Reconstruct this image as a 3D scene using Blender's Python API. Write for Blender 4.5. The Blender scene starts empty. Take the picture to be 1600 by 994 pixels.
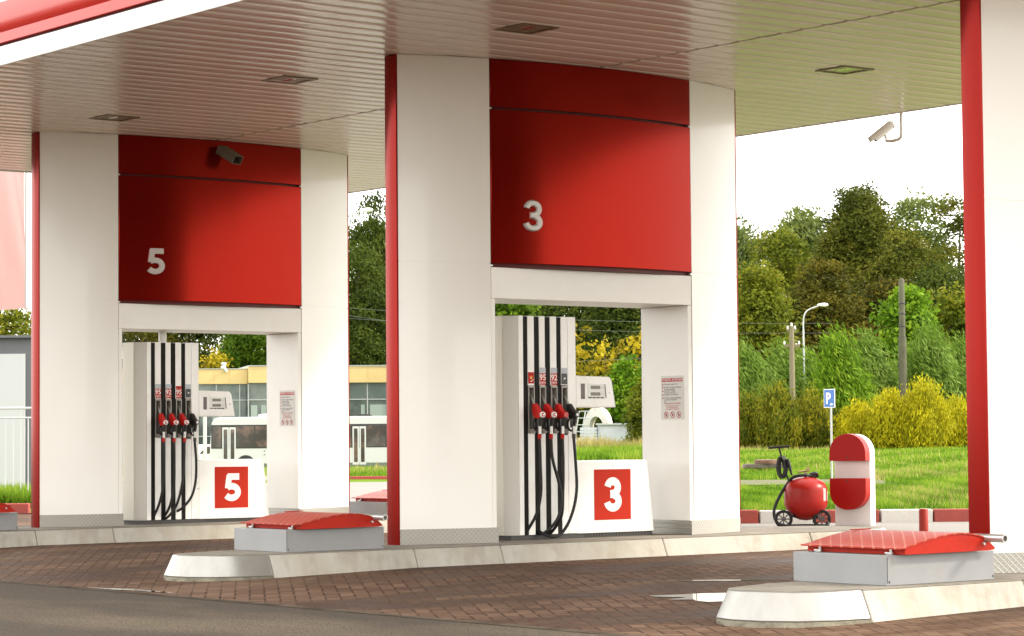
import bpy, bmesh, math, random
import numpy as np
from mathutils import Vector
R = math.radians
rnd = random.Random(7)
C = bpy.context.scene.collection
scene = bpy.context.scene

# ------------------------------------------------------------------ camera, light
F_PX, YAW, PITCH, ROLL = 3920.85, 0.9078, 0.0482, -0.00848
KH = 0.19                       # height of the pump islands
CAM_Z = 1.0623 + KH
cam = bpy.data.cameras.new('camera'); camo = bpy.data.objects.new('camera', cam); C.objects.link(camo)
cam.sensor_width = 36; cam.lens = 36 * F_PX / 1600; cam.clip_start = .5; cam.clip_end = 3000
Fv = Vector((math.cos(YAW) * math.cos(PITCH), math.sin(YAW) * math.cos(PITCH), math.sin(PITCH)))
rv = Fv.cross(Vector((0, 0, 1))).normalized(); uv = rv.cross(Fv)
r2 = rv * math.cos(ROLL) + uv * math.sin(ROLL); u2 = -rv * math.sin(ROLL) + uv * math.cos(ROLL)
from mathutils import Matrix
camo.matrix_world = Matrix(((r2.x, u2.x, -Fv.x, 0), (r2.y, u2.y, -Fv.y, 0), (r2.z, u2.z, -Fv.z, CAM_Z), (0, 0, 0, 1)))
scene.camera = camo

SUN_EL, SUN_DIR = R(36), Vector((.80, -.60))
w = bpy.data.worlds.new('World'); scene.world = w; w.use_nodes = True
nt = w.node_tree; bg = nt.nodes['Background']
sky = nt.nodes.new('ShaderNodeTexSky'); sky.sky_type = 'NISHITA'; sky.sun_disc = False
sky.sun_elevation = SUN_EL; sky.sun_rotation = math.atan2(SUN_DIR.x, SUN_DIR.y)
tc = nt.nodes.new('ShaderNodeTexCoord'); nz = nt.nodes.new('ShaderNodeTexNoise')
nz.inputs['Scale'].default_value = 2.6; nz.inputs['Detail'].default_value = 6
cr = nt.nodes.new('ShaderNodeValToRGB'); cr.color_ramp.elements[0].position = .25; cr.color_ramp.elements[1].position = .6
cr.color_ramp.elements[0].color = (.55, .55, .55, 1); cr.color_ramp.elements[1].color = (.97, .97, .97, 1)
mx = nt.nodes.new('ShaderNodeMix'); mx.data_type = 'RGBA'
mx.inputs[7].default_value = (10.0, 9.75, 9.2, 1)
nt.links.new(tc.outputs['Generated'], nz.inputs['Vector']); nt.links.new(nz.outputs['Fac'], cr.inputs[0])
nt.links.new(cr.outputs[0], mx.inputs[0]); nt.links.new(sky.outputs[0], mx.inputs[6]); 
sp_ = nt.nodes.new('ShaderNodeSeparateXYZ'); nt.links.new(tc.outputs['Generated'], sp_.inputs[0])
el = nt.nodes.new('ShaderNodeMapRange'); el.inputs[1].default_value = .02; el.inputs[2].default_value = .8; el.inputs[3].default_value = 1.05; el.inputs[4].default_value = .85
nt.links.new(sp_.outputs[2], el.inputs[0])      # a veiled sky, brightest low down
vm = nt.nodes.new('ShaderNodeVectorMath'); vm.operation = 'SCALE'; nt.links.new(mx.outputs[2], vm.inputs[0]); nt.links.new(el.outputs[0], vm.inputs['Scale'])
nt.links.new(vm.outputs[0], bg.inputs[0])
bg.inputs[1].default_value = .1
sun = bpy.data.lights.new('sun', 'SUN'); suno = bpy.data.objects.new('sun', sun); C.objects.link(suno)
sun.energy = 1.5; sun.angle = R(11); sun.color = (1, .91, .77)
sd = Vector((SUN_DIR.x * math.cos(SUN_EL), SUN_DIR.y * math.cos(SUN_EL), math.sin(SUN_EL)))
suno.rotation_euler = sd.to_track_quat('Z', 'Y').to_euler()
vs = scene.view_settings
vs.view_transform = 'Standard'; vs.look = 'None'; vs.gamma = 1; vs.use_curve_mapping = False
vs.exposure = 1.98
scene.cycles.max_bounces = 8; scene.cycles.diffuse_bounces = 4; scene.cycles.glossy_bounces = 3
scene.cycles.transparent_max_bounces = 6; scene.cycles.sample_clamp_indirect = 6

F2 = Vector((math.cos(YAW), math.sin(YAW))); R2 = Vector((math.sin(YAW), -math.cos(YAW)))
FACE = YAW - math.pi / 2         # turn that makes local +x run to the viewer's right
def at(px, d):                   # ground position at a bearing (pixel column of the photograph) and a distance
    p = F2 * d + R2 * ((px + 1.6 - 800) / F_PX * d); return p.x, p.y
def hz(px, py, d):               # height of a photograph row at a distance
    yh = 686 - (px - 800) * .0085
    return CAM_Z + (yh - py) * d / F_PX
def sstep(a, b, x):
    t = min(1, max(0, (x - a) / (b - a))); return t * t * (3 - 2 * t)

# ------------------------------------------------------------------ materials
def mat(name, col, rough=.5, metal=0, spec=.5, noise=None, bump=None, coat=0, noise2=None, transl=0, var=None):
    """noise=(scale, colour2, lo, hi): blotches of colour2; bump=(scale, strength); var: attribute ramp"""
    m = bpy.data.materials.new(name); m.use_nodes = True
    t = m.node_tree; b = t.nodes['Principled BSDF']; L = t.links.new
    b.inputs['Base Color'].default_value = (*col, 1); b.inputs['Roughness'].default_value = rough
    b.inputs['Metallic'].default_value = metal; b.inputs['Specular IOR Level'].default_value = spec
    b.inputs['Coat Weight'].default_value = coat; b.inputs['Coat Roughness'].default_value = .08
    tcn = t.nodes.new('ShaderNodeTexCoord'); out = None
    def blot(prev, sp):
        sc, c2, lo, hi = sp[:4]; st = sp[4] if len(sp) > 4 else (1, 1, 1)
        mp = t.nodes.new('ShaderNodeMapping'); mp.inputs['Scale'].default_value = st
        if len(sp) > 5: mp.vector_type = 'TEXTURE'; mp.inputs['Rotation'].default_value = (0, 0, sp[5])
        n = t.nodes.new('ShaderNodeTexNoise'); n.inputs['Scale'].default_value = sc; n.inputs['Detail'].default_value = 8; n.inputs['Roughness'].default_value = .62
        L(tcn.outputs['Object'], mp.inputs[0]); L(mp.outputs[0], n.inputs['Vector'])
        rp = t.nodes.new('ShaderNodeMapRange'); rp.inputs[1].default_value = lo; rp.inputs[2].default_value = hi
        L(n.outputs['Fac'], rp.inputs[0])
        x = t.nodes.new('ShaderNodeMix'); x.data_type = 'RGBA'
        x.inputs[6].default_value = (*col, 1); x.inputs[7].default_value = (*c2, 1)
        L(rp.outputs[0], x.inputs[0])
        if prev: L(prev, x.inputs[6])
        return x.outputs[2]
    if noise: out = blot(None, noise)
    if noise2: out = blot(out, noise2)
    if out: L(out, b.inputs['Base Color'])
    if bump:
        n = t.nodes.new('ShaderNodeTexNoise'); n.inputs['Scale'].default_value = bump[0]; n.inputs['Detail'].default_value = 5
        L(tcn.outputs['Object'], n.inputs['Vector'])
        bp = t.nodes.new('ShaderNodeBump'); bp.inputs['Strength'].default_value = bump[1]; bp.inputs['Distance'].default_value = .02
        L(n.outputs['Fac'], bp.inputs['Height']); L(bp.outputs[0], b.inputs['Normal'])
    return m
def leafmat(name, cols, transl=.35):
    m = bpy.data.materials.new(name); m.use_nodes = True; t = m.node_tree; L = t.links.new
    b = t.nodes['Principled BSDF']; o = t.nodes['Material Output']
    a = t.nodes.new('ShaderNodeAttribute'); a.attribute_name = 'tint'
    rp = t.nodes.new('ShaderNodeValToRGB'); e = rp.color_ramp.elements
    e[0].color = (*cols[0], 1); e[1].color = (*cols[-1], 1)
    for i, c in enumerate(cols[1:-1]): q = e.new((i + 1) / (len(cols) - 1)); q.color = (*c, 1)
    L(a.outputs['Fac'], rp.inputs[0]); L(rp.outputs[0], b.inputs['Base Color'])
    b.inputs['Roughness'].default_value = .6; b.inputs['Specular IOR Level'].default_value = .08
    tr = t.nodes.new('ShaderNodeBsdfTranslucent'); L(rp.outputs[0], tr.inputs[0])
    ms = t.nodes.new('ShaderNodeMixShader'); ms.inputs[0].default_value = transl
    L(b.outputs[0], ms.inputs[1]); L(tr.outputs[0], ms.inputs[2]); L(ms.outputs[0], o.inputs[0])
    return m
def treadmat(name, col, raised, scale, rough, metal=0, strength=.5, colmix=.6):
    """raised diagonal ribs of tread plate"""
    m = mat(name, col, rough, metal, .2); t = m.node_tree; L = t.links.new; b = t.nodes['Principled BSDF']
    tcn = t.nodes.new('ShaderNodeTexCoord'); hs = []
    for k, an in enumerate((45, -45)):
        mp = t.nodes.new('ShaderNodeMapping'); mp.inputs['Rotation'].default_value = (0, R(an), 0) if metal else (0, 0, R(an))
        wv = t.nodes.new('ShaderNodeTexWave'); wv.inputs['Scale'].default_value = scale; wv.bands_direction = 'X'; wv.inputs['Distortion'].default_value = .15
        L(tcn.outputs['Object'], mp.inputs[0]); L(mp.outputs[0], wv.inputs['Vector']); hs.append(wv.outputs['Fac'])
    mxn = t.nodes.new('ShaderNodeMath'); mxn.operation = 'MAXIMUM'; L(hs[0], mxn.inputs[0]); L(hs[1], mxn.inputs[1])
    rp = t.nodes.new('ShaderNodeMapRange'); rp.inputs[1].default_value = .90; rp.inputs[2].default_value = .99; L(mxn.outputs[0], rp.inputs[0])
    nn = t.nodes.new('ShaderNodeTexNoise'); nn.inputs['Scale'].default_value = 5; nn.inputs['Detail'].default_value = 6; L(tcn.outputs['Object'], nn.inputs['Vector'])
    ml = t.nodes.new('ShaderNodeMath'); ml.operation = 'MULTIPLY'; L(rp.outputs[0], ml.inputs[0]); L(nn.outputs['Fac'], ml.inputs[1])
    m2 = t.nodes.new('ShaderNodeMath'); m2.operation = 'MULTIPLY'; m2.inputs[1].default_value = colmix * 2; L(ml.outputs[0], m2.inputs[0])
    x = t.nodes.new('ShaderNodeMix'); x.data_type = 'RGBA'; x.inputs[6].default_value = (*col, 1); x.inputs[7].default_value = (*raised, 1)
    L(m2.outputs[0], x.inputs[0]); L(x.outputs[2], b.inputs['Base Color'])
    bp = t.nodes.new('ShaderNodeBump'); bp.inputs['Strength'].default_value = strength; bp.inputs['Distance'].default_value = .01
    L(rp.outputs[0], bp.inputs['Height']); L(bp.outputs[0], b.inputs['Normal'])
    return m

WHITE = mat('white_panel', (.84, .82, .77), .25, spec=.5, coat=.45, noise=(1.1, (.80, .77, .715), .45, .9, (1, 1, .4)), bump=(1.2, .04))
HEAD = mat('white_header', (.85, .83, .785), .32, noise=(3, (.81, .785, .735), .4, .8))
RED = mat('red_panel', (.215, .0095, .005), .17, .58, spec=.04, bump=(.8, .02))
FIN = mat('red_fin', (.225, .0075, .0045), .16, .5, spec=.15)
DARKRED = mat('dark_red_recess', (.10, .006, .005), .6)
DARK = mat('dark_gap', (.02, .018, .016), .7)
SILVER = mat('silver_letter', (.62, .60, .57), .3, .35)
TREAD = treadmat('aluminium_tread_plate', (.36, .345, .31), (.56, .54, .50), 9, .4, .6, .5, .5)
TREADRED = treadmat('red_tread_plate', (.36, .030, .014), (.50, .14, .09), 4.2, .45, 0, .4, .8)
REDPAINT = mat('red_paint', (.40, .019, .008), .5, spec=.15, noise=(6, (.26, .018, .009), .45, .8))
CEIL = mat('ceiling_plank', (.80, .70, .615), .2, spec=.55, noise=(.35, (.75, .65, .56), .4, .7))
FASW = mat('white_fascia', (.82, .82, .81), .35)
FASR = mat('red_fascia', (.46, .014, .008), .28, coat=.12, spec=.35)
GREYM = mat('galvanised_box', (.245, .245, .25), .5, .2, noise=(2.5, (.28, .28, .28), .4, .75), noise2=(7, (.25, .225, .185), .58, .85, (1, 1, .25)))
STEEL = mat('bare_steel', (.55, .54, .52), .35, .8)
KERBW = mat('whitewashed_kerb', (.43, .41, .365), .8, spec=.2, noise=(2.2, (.36, .325, .265), .42, .66, (1, 1, .35)), noise2=(3.4, (.24, .21, .165), .50, .80, (1, 1, .3)), bump=(30, .25))
KERBTOP = mat('concrete_top', (.27, .247, .21), .85, spec=.1, noise=(3, (.19, .17, .14), .4, .7), bump=(60, .3))
NOSE = mat('painted_steel_nose', (.36, .35, .325), .33, .6, noise=(2.5, (.28, .265, .235), .45, .75, (1, 1, .5)), noise2=(9, (.22, .20, .17), .66, .85))
FOOT = mat('crumbling_concrete', (.19, .17, .125), .95, noise=(9, (.10, .085, .06), .4, .7), bump=(40, .8))
DISPW = mat('dispenser_white', (.87, .86, .83), .3, noise=(2, (.73, .70, .65), .45, .8))
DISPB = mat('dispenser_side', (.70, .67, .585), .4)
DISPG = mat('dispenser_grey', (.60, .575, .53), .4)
BLACK = mat('black_plastic', (.018, .017, .016), .4)
CHAN = mat('black_channel', (.010, .009, .008), .6, spec=.15)
RUBBER = mat('hose_rubber', (.014, .013, .013), .48, spec=.3)
NOZR = mat('nozzle_red', (.50, .014, .012), .3)
LABR = mat('label_red', (.45, .016, .009), .45, spec=.15)
LABORANGE = mat('number_orange_red', (.44, .022, .007), .5, spec=.12)
LABW = mat('label_white', (.82, .80, .77), .45)
LABG = mat('label_grey', (.42, .45, .49), .4)
LCD = mat('lcd', (.13, .12, .085), .2)
HOLST = mat('holster_grey', (.30, .28, .25), .45, .3)
YEL = mat('label_yellow', (.8, .42, .05), .4)

# ------------------------------------------------------------------ mesh helpers
class MB:
    def __init__(s): s.v = []; s.f = []; s.m = []
    def add(s, vs_, fs, mi=0):
        o = len(s.v); s.v += [tuple(x) for x in vs_]; s.f += [[i + o for i in q] for q in fs]; s.m += [mi] * len(fs); return s
    def box(s, x0, x1, y0, y1, z0, z1, mi=0):
        return s.add([(x0, y0, z0), (x1, y0, z0), (x1, y1, z0), (x0, y1, z0), (x0, y0, z1), (x1, y0, z1), (x1, y1, z1), (x0, y1, z1)],
                     [(0, 3, 2, 1), (4, 5, 6, 7), (0, 1, 5, 4), (1, 2, 6, 5), (2, 3, 7, 6), (3, 0, 4, 7)], mi)
    def prism(s, poly, a, b, axis='z', mi=0, poly2=None):
        n = len(poly); q = poly2 or poly
        def P(p, h): return {'z': (p[0], p[1], h), 'y': (p[0], h, p[1]), 'x': (h, p[0], p[1])}[axis]
        return s.add([P(p, a) for p in poly] + [P(p, b) for p in q],
                     [list(range(n))[::-1], list(range(n, 2 * n))] + [(i, (i + 1) % n, n + (i + 1) % n, n + i) for i in range(n)], mi)
    def tube(s, path, r, n=8, mi=0):
        path = [Vector(p) for p in path]; rings = []; vs_ = []; N = None
        rr = r if isinstance(r, (list, tuple)) else [r] * len(path)
        for i, p in enumerate(path):
            t = (path[min(i + 1, len(path) - 1)] - path[max(i - 1, 0)]).normalized()
            if N is None: N = t.orthogonal().normalized()
            N = (N - t * N.dot(t)).normalized(); B = t.cross(N)
            vs_ += [p + (N * math.cos(2 * math.pi * k / n) + B * math.sin(2 * math.pi * k / n)) * rr[i] for k in range(n)]
        fs = [(i * n + k, i * n + (k + 1) % n, (i + 1) * n + (k + 1) % n, (i + 1) * n + k) for i in range(len(path) - 1) for k in range(n)]
        fs += [list(range(n))[::-1], [(len(path) - 1) * n + k for k in range(n)]]
        return s.add(vs_, fs, mi)
    def lathe(s, prof, c=(0, 0, 0), n=24, axis='z', mi=0, caps=True):
        vs_ = []
        for rr, h in prof:
            for k in range(n):
                a = 2 * math.pi * k / n; x, y = rr * math.cos(a), rr * math.sin(a)
                p = {'z': (x, y, h), 'y': (x, h, y), 'x': (h, x, y)}[axis]
                vs_.append((p[0] + c[0], p[1] + c[1], p[2] + c[2]))
        m = len(prof)
        fs = [(i * n + k, i * n + (k + 1) % n, (i + 1) * n + (k + 1) % n, (i + 1) * n + k) for i in range(m - 1) for k in range(n)]
        if caps and prof[0][0] > 1e-6: fs.append(list(range(n))[::-1])
        if caps and prof[-1][0] > 1e-6: fs.append([(m - 1) * n + k for k in range(n)])
        return s.add(vs_, fs, mi)
    def build(s, name, mats, parent=None, smooth=None, bevel=0, loc=None, rot=None):
        me = bpy.data.meshes.new(name); me.from_pydata(s.v, [], s.f); me.validate()
        if not isinstance(mats, (list, tuple)): mats = [mats]
        for x in mats: me.materials.append(x)
        if len(mats) > 1 and len(me.polygons) == len(s.m): me.polygons.foreach_set('material_index', s.m)
        bm = bmesh.new(); bm.from_mesh(me); bmesh.ops.remove_doubles(bm, verts=bm.verts, dist=1e-5)
        bmesh.ops.recalc_face_normals(bm, faces=bm.faces); bm.to_mesh(me); bm.free()
        if smooth:
            me.polygons.foreach_set('use_smooth', [True] * len(me.polygons)); me.set_sharp_from_angle(angle=R(smooth))
        o = bpy.data.objects.new(name, me); C.objects.link(o)
        if parent: o.parent = parent
        if loc: o.location = loc
        if rot: o.rotation_euler = rot
        if bevel:
            bv = o.modifiers.new('bevel', 'BEVEL'); bv.width = bevel; bv.segments = 2; bv.limit_method = 'ANGLE'; bv.angle_limit = R(40)
        return o
def crom(pts, n=6):
    pts = [Vector(p) for p in pts]; P = [pts[0] * 2 - pts[1]] + pts + [pts[-1] * 2 - pts[-2]]; out = []
    for i in range(1, len(P) - 2):
        for k in range(n):
            t = k / n; a, b, c, d = P[i - 1:i + 3]
            out.append(.5 * (2 * b + (c - a) * t + (2 * a - 5 * b + 4 * c - d) * t * t + (3 * b - a - 3 * c + d) * t ** 3))
    return out + [pts[-1]]
def thing(name, label, cat, loc=(0, 0, 0), rz=0, group=None):
    o = bpy.data.objects.new(name, None); C.objects.link(o); o.empty_display_size = .2
    o.location = loc; o.rotation_euler = (0, 0, rz); return tag(o, label, cat, group)
def tag(o, label, cat, group=None):
    o['label'] = label; o['category'] = cat
    if group: o['group'] = group
    return o
def struct(o, kind='structure'): o['kind'] = kind; return o
def copy_tree(o, parent=None):
    c = o.copy(); C.objects.link(c); c.parent = parent
    for ch in list(o.children): copy_tree(ch, c)
    return c
def textmb(s_, size, x=0, y=0, bold=0., align='CENTER', extrude=.0):
    """lettering as flat mesh data in the XZ plane, facing -y"""
    cu = bpy.data.curves.new('t', 'FONT'); cu.body = s_; cu.size = size; cu.offset = bold * size; cu.align_x = align; cu.resolution_u = 3
    o = bpy.data.objects.new('t', cu); C.objects.link(o); bpy.context.view_layer.update()
    me = o.to_mesh(); mb = MB()
    mb.add([(v.co.x + x, 0, v.co.y + y) for v in me.vertices], [list(p.vertices) for p in me.polygons])
    o.to_mesh_clear(); bpy.data.objects.remove(o); bpy.data.curves.remove(cu)
    return mb
def ell(cx, cy, rx, ry, a0, a1, n=18):
    return [(cx + rx * math.cos(R(a0 + (a1 - a0) * i / n)), cy + ry * math.sin(R(a0 + (a1 - a0) * i / n))) for i in range(n + 1)]
DIGIT = {'3': [ell(.36, .715, .215, .195, 172, -72), ell(.36, .285, .24, .20, 74, -172), [(.255, .51), (.43, .51)]],
         '5': [[(.66, .905), (.165, .905)], [(.235, .96), (.165, .455)], ell(.33, .315, .275, .225, 128, -146)]}
def digit(d, h, x, z, t, y0, y1, rounded=False, wide=1.0):
    """block digit of height h, left at x, foot at z, standing from y0 (back) to y1 (front)"""
    mb = MB()
    for k, path in enumerate(DIGIT[d]):
        pts = [Vector((p[0] * h * wide, p[1] * h)) for p in path]; L_, R_ = [], []
        for i, p in enumerate(pts):
            tg = (pts[min(i + 1, len(pts) - 1)] - pts[max(i - 1, 0)]).normalized(); nn = Vector((-tg.y, tg.x)) * t * h / 2
            L_.append(p + nn); R_.append(p - nn)
        e = .0006 * k
        prof = [(1, y0), (1, y0 + (y1 - y0) * .45), (.62, y1 - e), (-.62, y1 - e), (-1, y0 + (y1 - y0) * .45), (-1, y0)] if rounded else [(1, y0), (1, y1 - e), (-1, y1 - e), (-1, y0)]
        m = len(prof); vs_ = []
        for a, b in zip(L_, R_):
            c = (a + b) / 2; hh = (a - b) / 2
            vs_ += [(x + (c + hh * q).x, yy, z + (c + hh * q).y) for q, yy in prof]
        n = len(pts)
        fs = [(i * m + j, i * m + (j + 1) % m, (i + 1) * m + (j + 1) % m, (i + 1) * m + j) for i in range(n - 1) for j in range(m)]
        fs += [list(range(m))[::-1], [(n - 1) * m + j for j in range(m)]]
        mb.add(vs_, fs)
    return mb

# ------------------------------------------------------------------ layout constants
Y3, S = 20.749, 7.802; Y5, Y1 = Y3 + S, Y3 - S
XC = 17.10                     # middle of the portals along their island
H = 5.0                        # ceiling above the island top
PAV_X0, PAV_X1 = 10.96, 21.25
FALL = .058
def zpav(x): return -FALL * min(1, max(0, (14.4 - x) / 2.8))

# ------------------------------------------------------------------ ground
def zterrain(px, d):
    zr = .16 + max(0, d - 37) * .0080 if d < 125 else .93
    zm = .13 if d < 88 else .13 - .5 * sstep(88, 100, d)
    if d > 140: zm = -.37 + .9 * sstep(140, 200, d)
    zl = .15
    a = sstep(770, 890, px); b = sstep(210, 160, px)
    return (zr * a + zm * (1 - a)) * (1 - b) + zl * b
def kerb_d(px):                 # distance of the kerb that bounds the yard, for a bearing
    if px > 1120: return 36.6
    if px > 1010: return 36.6 + (1120 - px) / 110 * 39.4
    if px > 150: return 76
    if px > 70: return 76 - (150 - px) / 80 * 31
    return 45
base = MB().add([(-900, -900, -.42), (1400, -900, -.42), (1400, 1400, -.42), (-900, 1400, -.42)], [(0, 1, 2, 3)])
struct(base.build('ground', mat('far_ground', (.10, .12, .04), .9, noise=(.05, (.07, .09, .03), .4, .6))))

def surfmat_pavers():
    m = mat('brick_pavers', (.2, .1, .07), .5); t = m.node_tree; L = t.links.new; b = t.nodes['Principled BSDF']
    tcn = t.nodes.new('ShaderNodeTexCoord')
    mp = t.nodes.new('ShaderNodeMapping'); mp.inputs['Rotation'].default_value = (0, 0, R(-58)); mp.inputs['Scale'].default_value = (8, 8, 8); L(tcn.outputs['Object'], mp.inputs[0])
    sx = t.nodes.new('ShaderNodeSeparateXYZ'); L(mp.outputs[0], sx.inputs[0])
    def M(op, a, b=None, c=None):
        q = t.nodes.new('ShaderNodeMath'); q.operation = op
        for k, v in enumerate((a, b, c)):
            if v is None: continue
            if isinstance(v, (int, float)): q.inputs[k].default_value = v
            else: L(v, q.inputs[k])
        return q.outputs[0]
    X_, Y_ = sx.outputs[0], sx.outputs[1]; i_, j_ = M('FLOOR', X_), M('FLOOR', Y_); fx, fy = M('SUBTRACT', X_, i_), M('SUBTRACT', Y_, j_)
    mm = M('FLOORED_MODULO', M('SUBTRACT', i_, j_), 4); E_ = [M('COMPARE', mm, k, .2) for k in range(4)]
    dist = M('MINIMUM', M('MINIMUM', M('ADD', fx, E_[1]), M('ADD', M('SUBTRACT', 1, fx), E_[0])), M('MINIMUM', M('ADD', fy, E_[2]), M('ADD', M('SUBTRACT', 1, fy), E_[3])))
    joint = t.nodes.new('ShaderNodeMapRange'); joint.inputs[1].default_value = .03; joint.inputs[2].default_value = .10; L(dist, joint.inputs[0])
    cx = t.nodes.new('ShaderNodeCombineXYZ'); L(M('SUBTRACT', i_, E_[1]), cx.inputs[0]); L(M('SUBTRACT', j_, E_[2]), cx.inputs[1])
    wn = t.nodes.new('ShaderNodeTexWhiteNoise'); wn.noise_dimensions = '2D'; L(cx.outputs[0], wn.inputs['Vector'])
    rp = t.nodes.new('ShaderNodeValToRGB'); rp.color_ramp.elements[0].color = (.098, .058, .039, 1); rp.color_ramp.elements[1].color = (.168, .105, .071, 1); L(wn.outputs['Value'], rp.inputs[0])
    jm = t.nodes.new('ShaderNodeMix'); jm.data_type = 'RGBA'; jm.inputs[6].default_value = (.046, .028, .019, 1); L(joint.outputs[0], jm.inputs[0]); L(rp.outputs[0], jm.inputs[7])
    def nse(sc, det, lo, hi, st=(1, 1, 1)):
        q = t.nodes.new('ShaderNodeMapping'); q.inputs['Scale'].default_value = st; L(tcn.outputs['Object'], q.inputs[0])
        n = t.nodes.new('ShaderNodeTexNoise'); n.inputs['Scale'].default_value = sc; n.inputs['Detail'].default_value = det; n.inputs['Roughness'].default_value = .65; L(q.outputs[0], n.inputs['Vector'])
        r = t.nodes.new('ShaderNodeMapRange'); r.inputs[1].default_value = lo; r.inputs[2].default_value = hi; L(n.outputs['Fac'], r.inputs[0]); return r.outputs[0]
    def mix(f, a, c):
        x = t.nodes.new('ShaderNodeMix'); x.data_type = 'RGBA'; L(f, x.inputs[0]); L(a, x.inputs[6])
        x.inputs[7].default_value = (*c, 1); return x.outputs[2]
    c = jm.outputs[2]
    c = mix(nse(.55, 9, .48, .80, (.5, 1.2, 1)), c, (.19, .13, .09))       # dry sandy dust
    wet = nse(.6, 10, .44, .60, (.5, 1.3, 1)); c = mix(wet, c, (.050, .027, .018))   # oil and damp
    c = mix(nse(9, 4, .55, .9), c, (.085, .047, .032))
    L(c, b.inputs['Base Color'])
    rr = t.nodes.new('ShaderNodeMapRange'); rr.inputs[3].default_value = .75; rr.inputs[4].default_value = .48; L(wet, rr.inputs[0]); L(rr.outputs[0], b.inputs['Roughness'])
    b.inputs['Specular IOR Level'].default_value = .03
    bp = t.nodes.new('ShaderNodeBump'); bp.inputs['Strength'].default_value = .6; bp.inputs['Distance'].default_value = .008
    iv = joint
    n2 = t.nodes.new('ShaderNodeTexNoise'); n2.inputs['Scale'].default_value = 14; n2.inputs['Detail'].default_value = 4; L(tcn.outputs['Object'], n2.inputs['Vector'])
    ad = t.nodes.new('ShaderNodeMath'); ad.operation = 'ADD'; L(iv.outputs[0], ad.inputs[0]); L(n2.outputs['Fac'], ad.inputs[1])
    L(ad.outputs[0], bp.inputs['Height']); L(bp.outputs[0], b.inputs['Normal'])
    return m
def sheet(name, x0, x1, y0, y1, z, m):
    return struct(MB().add([(x0, y0, z), (x1, y0, z), (x1, y1, z), (x0, y1, z)], [(0, 1, 2, 3)]).build(name, m))
ASPH = mat('asphalt', (.080, .065, .052), .9, spec=.03, noise=(.5, (.16, .127, .09), .46, .70, (1, .35, 1)), noise2=(70, (.034, .028, .022), .48, .70, (5, 1, 1), YAW))
sheet('asphalt_road', -160, PAV_X0 - .12, -200, 300, -FALL - .001, ASPH)
sheet('edging_strip', PAV_X0 - .12, PAV_X0, -60, 70, -FALL + .002, mat('edging_concrete', (.095, .074, .053), .9, spec=.05, noise=(2.5, (.05, .038, .028), .42, .62), bump=(30, .5)))
xs_ = [PAV_X0, 11.6, 14.4, PAV_X1]
struct(MB().add([(x, y, zpav(x) + .002) for x in xs_ for y in (-60, 70)], [(2 * i, 2 * i + 1, 2 * i + 3, 2 * i + 2) for i in range(3)]).build('paved_forecourt', surfmat_pavers(), smooth=60))
# concrete yard behind the pump islands, out to the kerbs
CONC = mat('pale_concrete', (.235, .22, .205), .85, spec=.1, noise=(.5, (.215, .20, .182), .4, .7), noise2=(25, (.18, .165, .15), .55, .8), bump=(40, .3))
edge = [at(px, kerb_d(px)) for px in range(2400, 1100, -100)] + [at(px, kerb_d(px)) for px in (1120, 1090, 1060, 1035, 1012, 900, 700, 500, 300, 152, 130, 110, 90, 72, 0, -200, -500, -900)]
yard = [(PAV_X1, edge[0][1] if edge[0][1] < 10 else -20)] + edge + [(PAV_X1, edge[-1][1])]
struct(MB().add([(x, y, .006) for x, y in yard], [list(range(len(yard)))]).build('concrete_yard', CONC))

# grassed terrain beyond the kerbs (one sheet, laid out by bearing and distance)
ds = [36.7, 40, 44, 45.2, 48, 52, 55, 60, 66, 72, 76.2, 80, 85, 90, 95, 100, 108, 116, 125, 140, 160, 200, 280, 420]
pxs = list(range(-1200, 3000, 40)); vs_ = []; fs_ = []
for d in ds:
    for px in pxs:
        x, y = at(px, d); z = zterrain(px, d)
        if d < kerb_d(px) + .05: z = -.35
        vs_.append((x, y, z + (rnd.random() - .5) * .05 * (d > 46)))
n = len(pxs)
for i in range(len(ds) - 1):
    for k in range(n - 1): fs_.append((i * n + k, i * n + k + 1, (i + 1) * n + k + 1, (i + 1) * n + k))
GRASSG = mat('grass_ground', (.085, .145, .013), .9, spec=.05, noise=(.8, (.12, .19, .016), .42, .7), noise2=(.22, (.20, .185, .06), .52, .66), bump=(8, .6))
struct(MB().add(vs_, fs_).build('grass_verge', GRASSG, smooth=60))

# puddles on the pavers
WET = mat('puddle_water', (.03, .024, .02), .03, spec=.6)
def puddle(cx, cy, a, b, rot, label_seed):
    q = random.Random(label_seed); pts = []
    for k in range(30):
        t = 2 * math.pi * k / 30; s_ = 1 + .28 * math.sin(3 * t + label_seed) + .16 * math.sin(7 * t + 2 * label_seed) + q.uniform(-.07, .07)
        x, y = a * s_ * math.cos(t), b * s_ * math.sin(t)
        pts.append((cx + x * math.cos(rot) - y * math.sin(rot), cy + x * math.sin(rot) + y * math.cos(rot), .0055))
    pts = [(p[0], p[1], zpav(p[0]) + .0075) for p in pts]
    struct(MB().add(pts, [list(range(30))]).build('puddle', WET))
puddle(13.7, Y1 + 1.72, .62, .36, FACE, 1)
puddle(14.9, Y1 + 3.3, .36, .06, FACE, 2)
puddle(11.04, Y3 - 1.1, .5, .07, R(96), 6)

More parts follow.
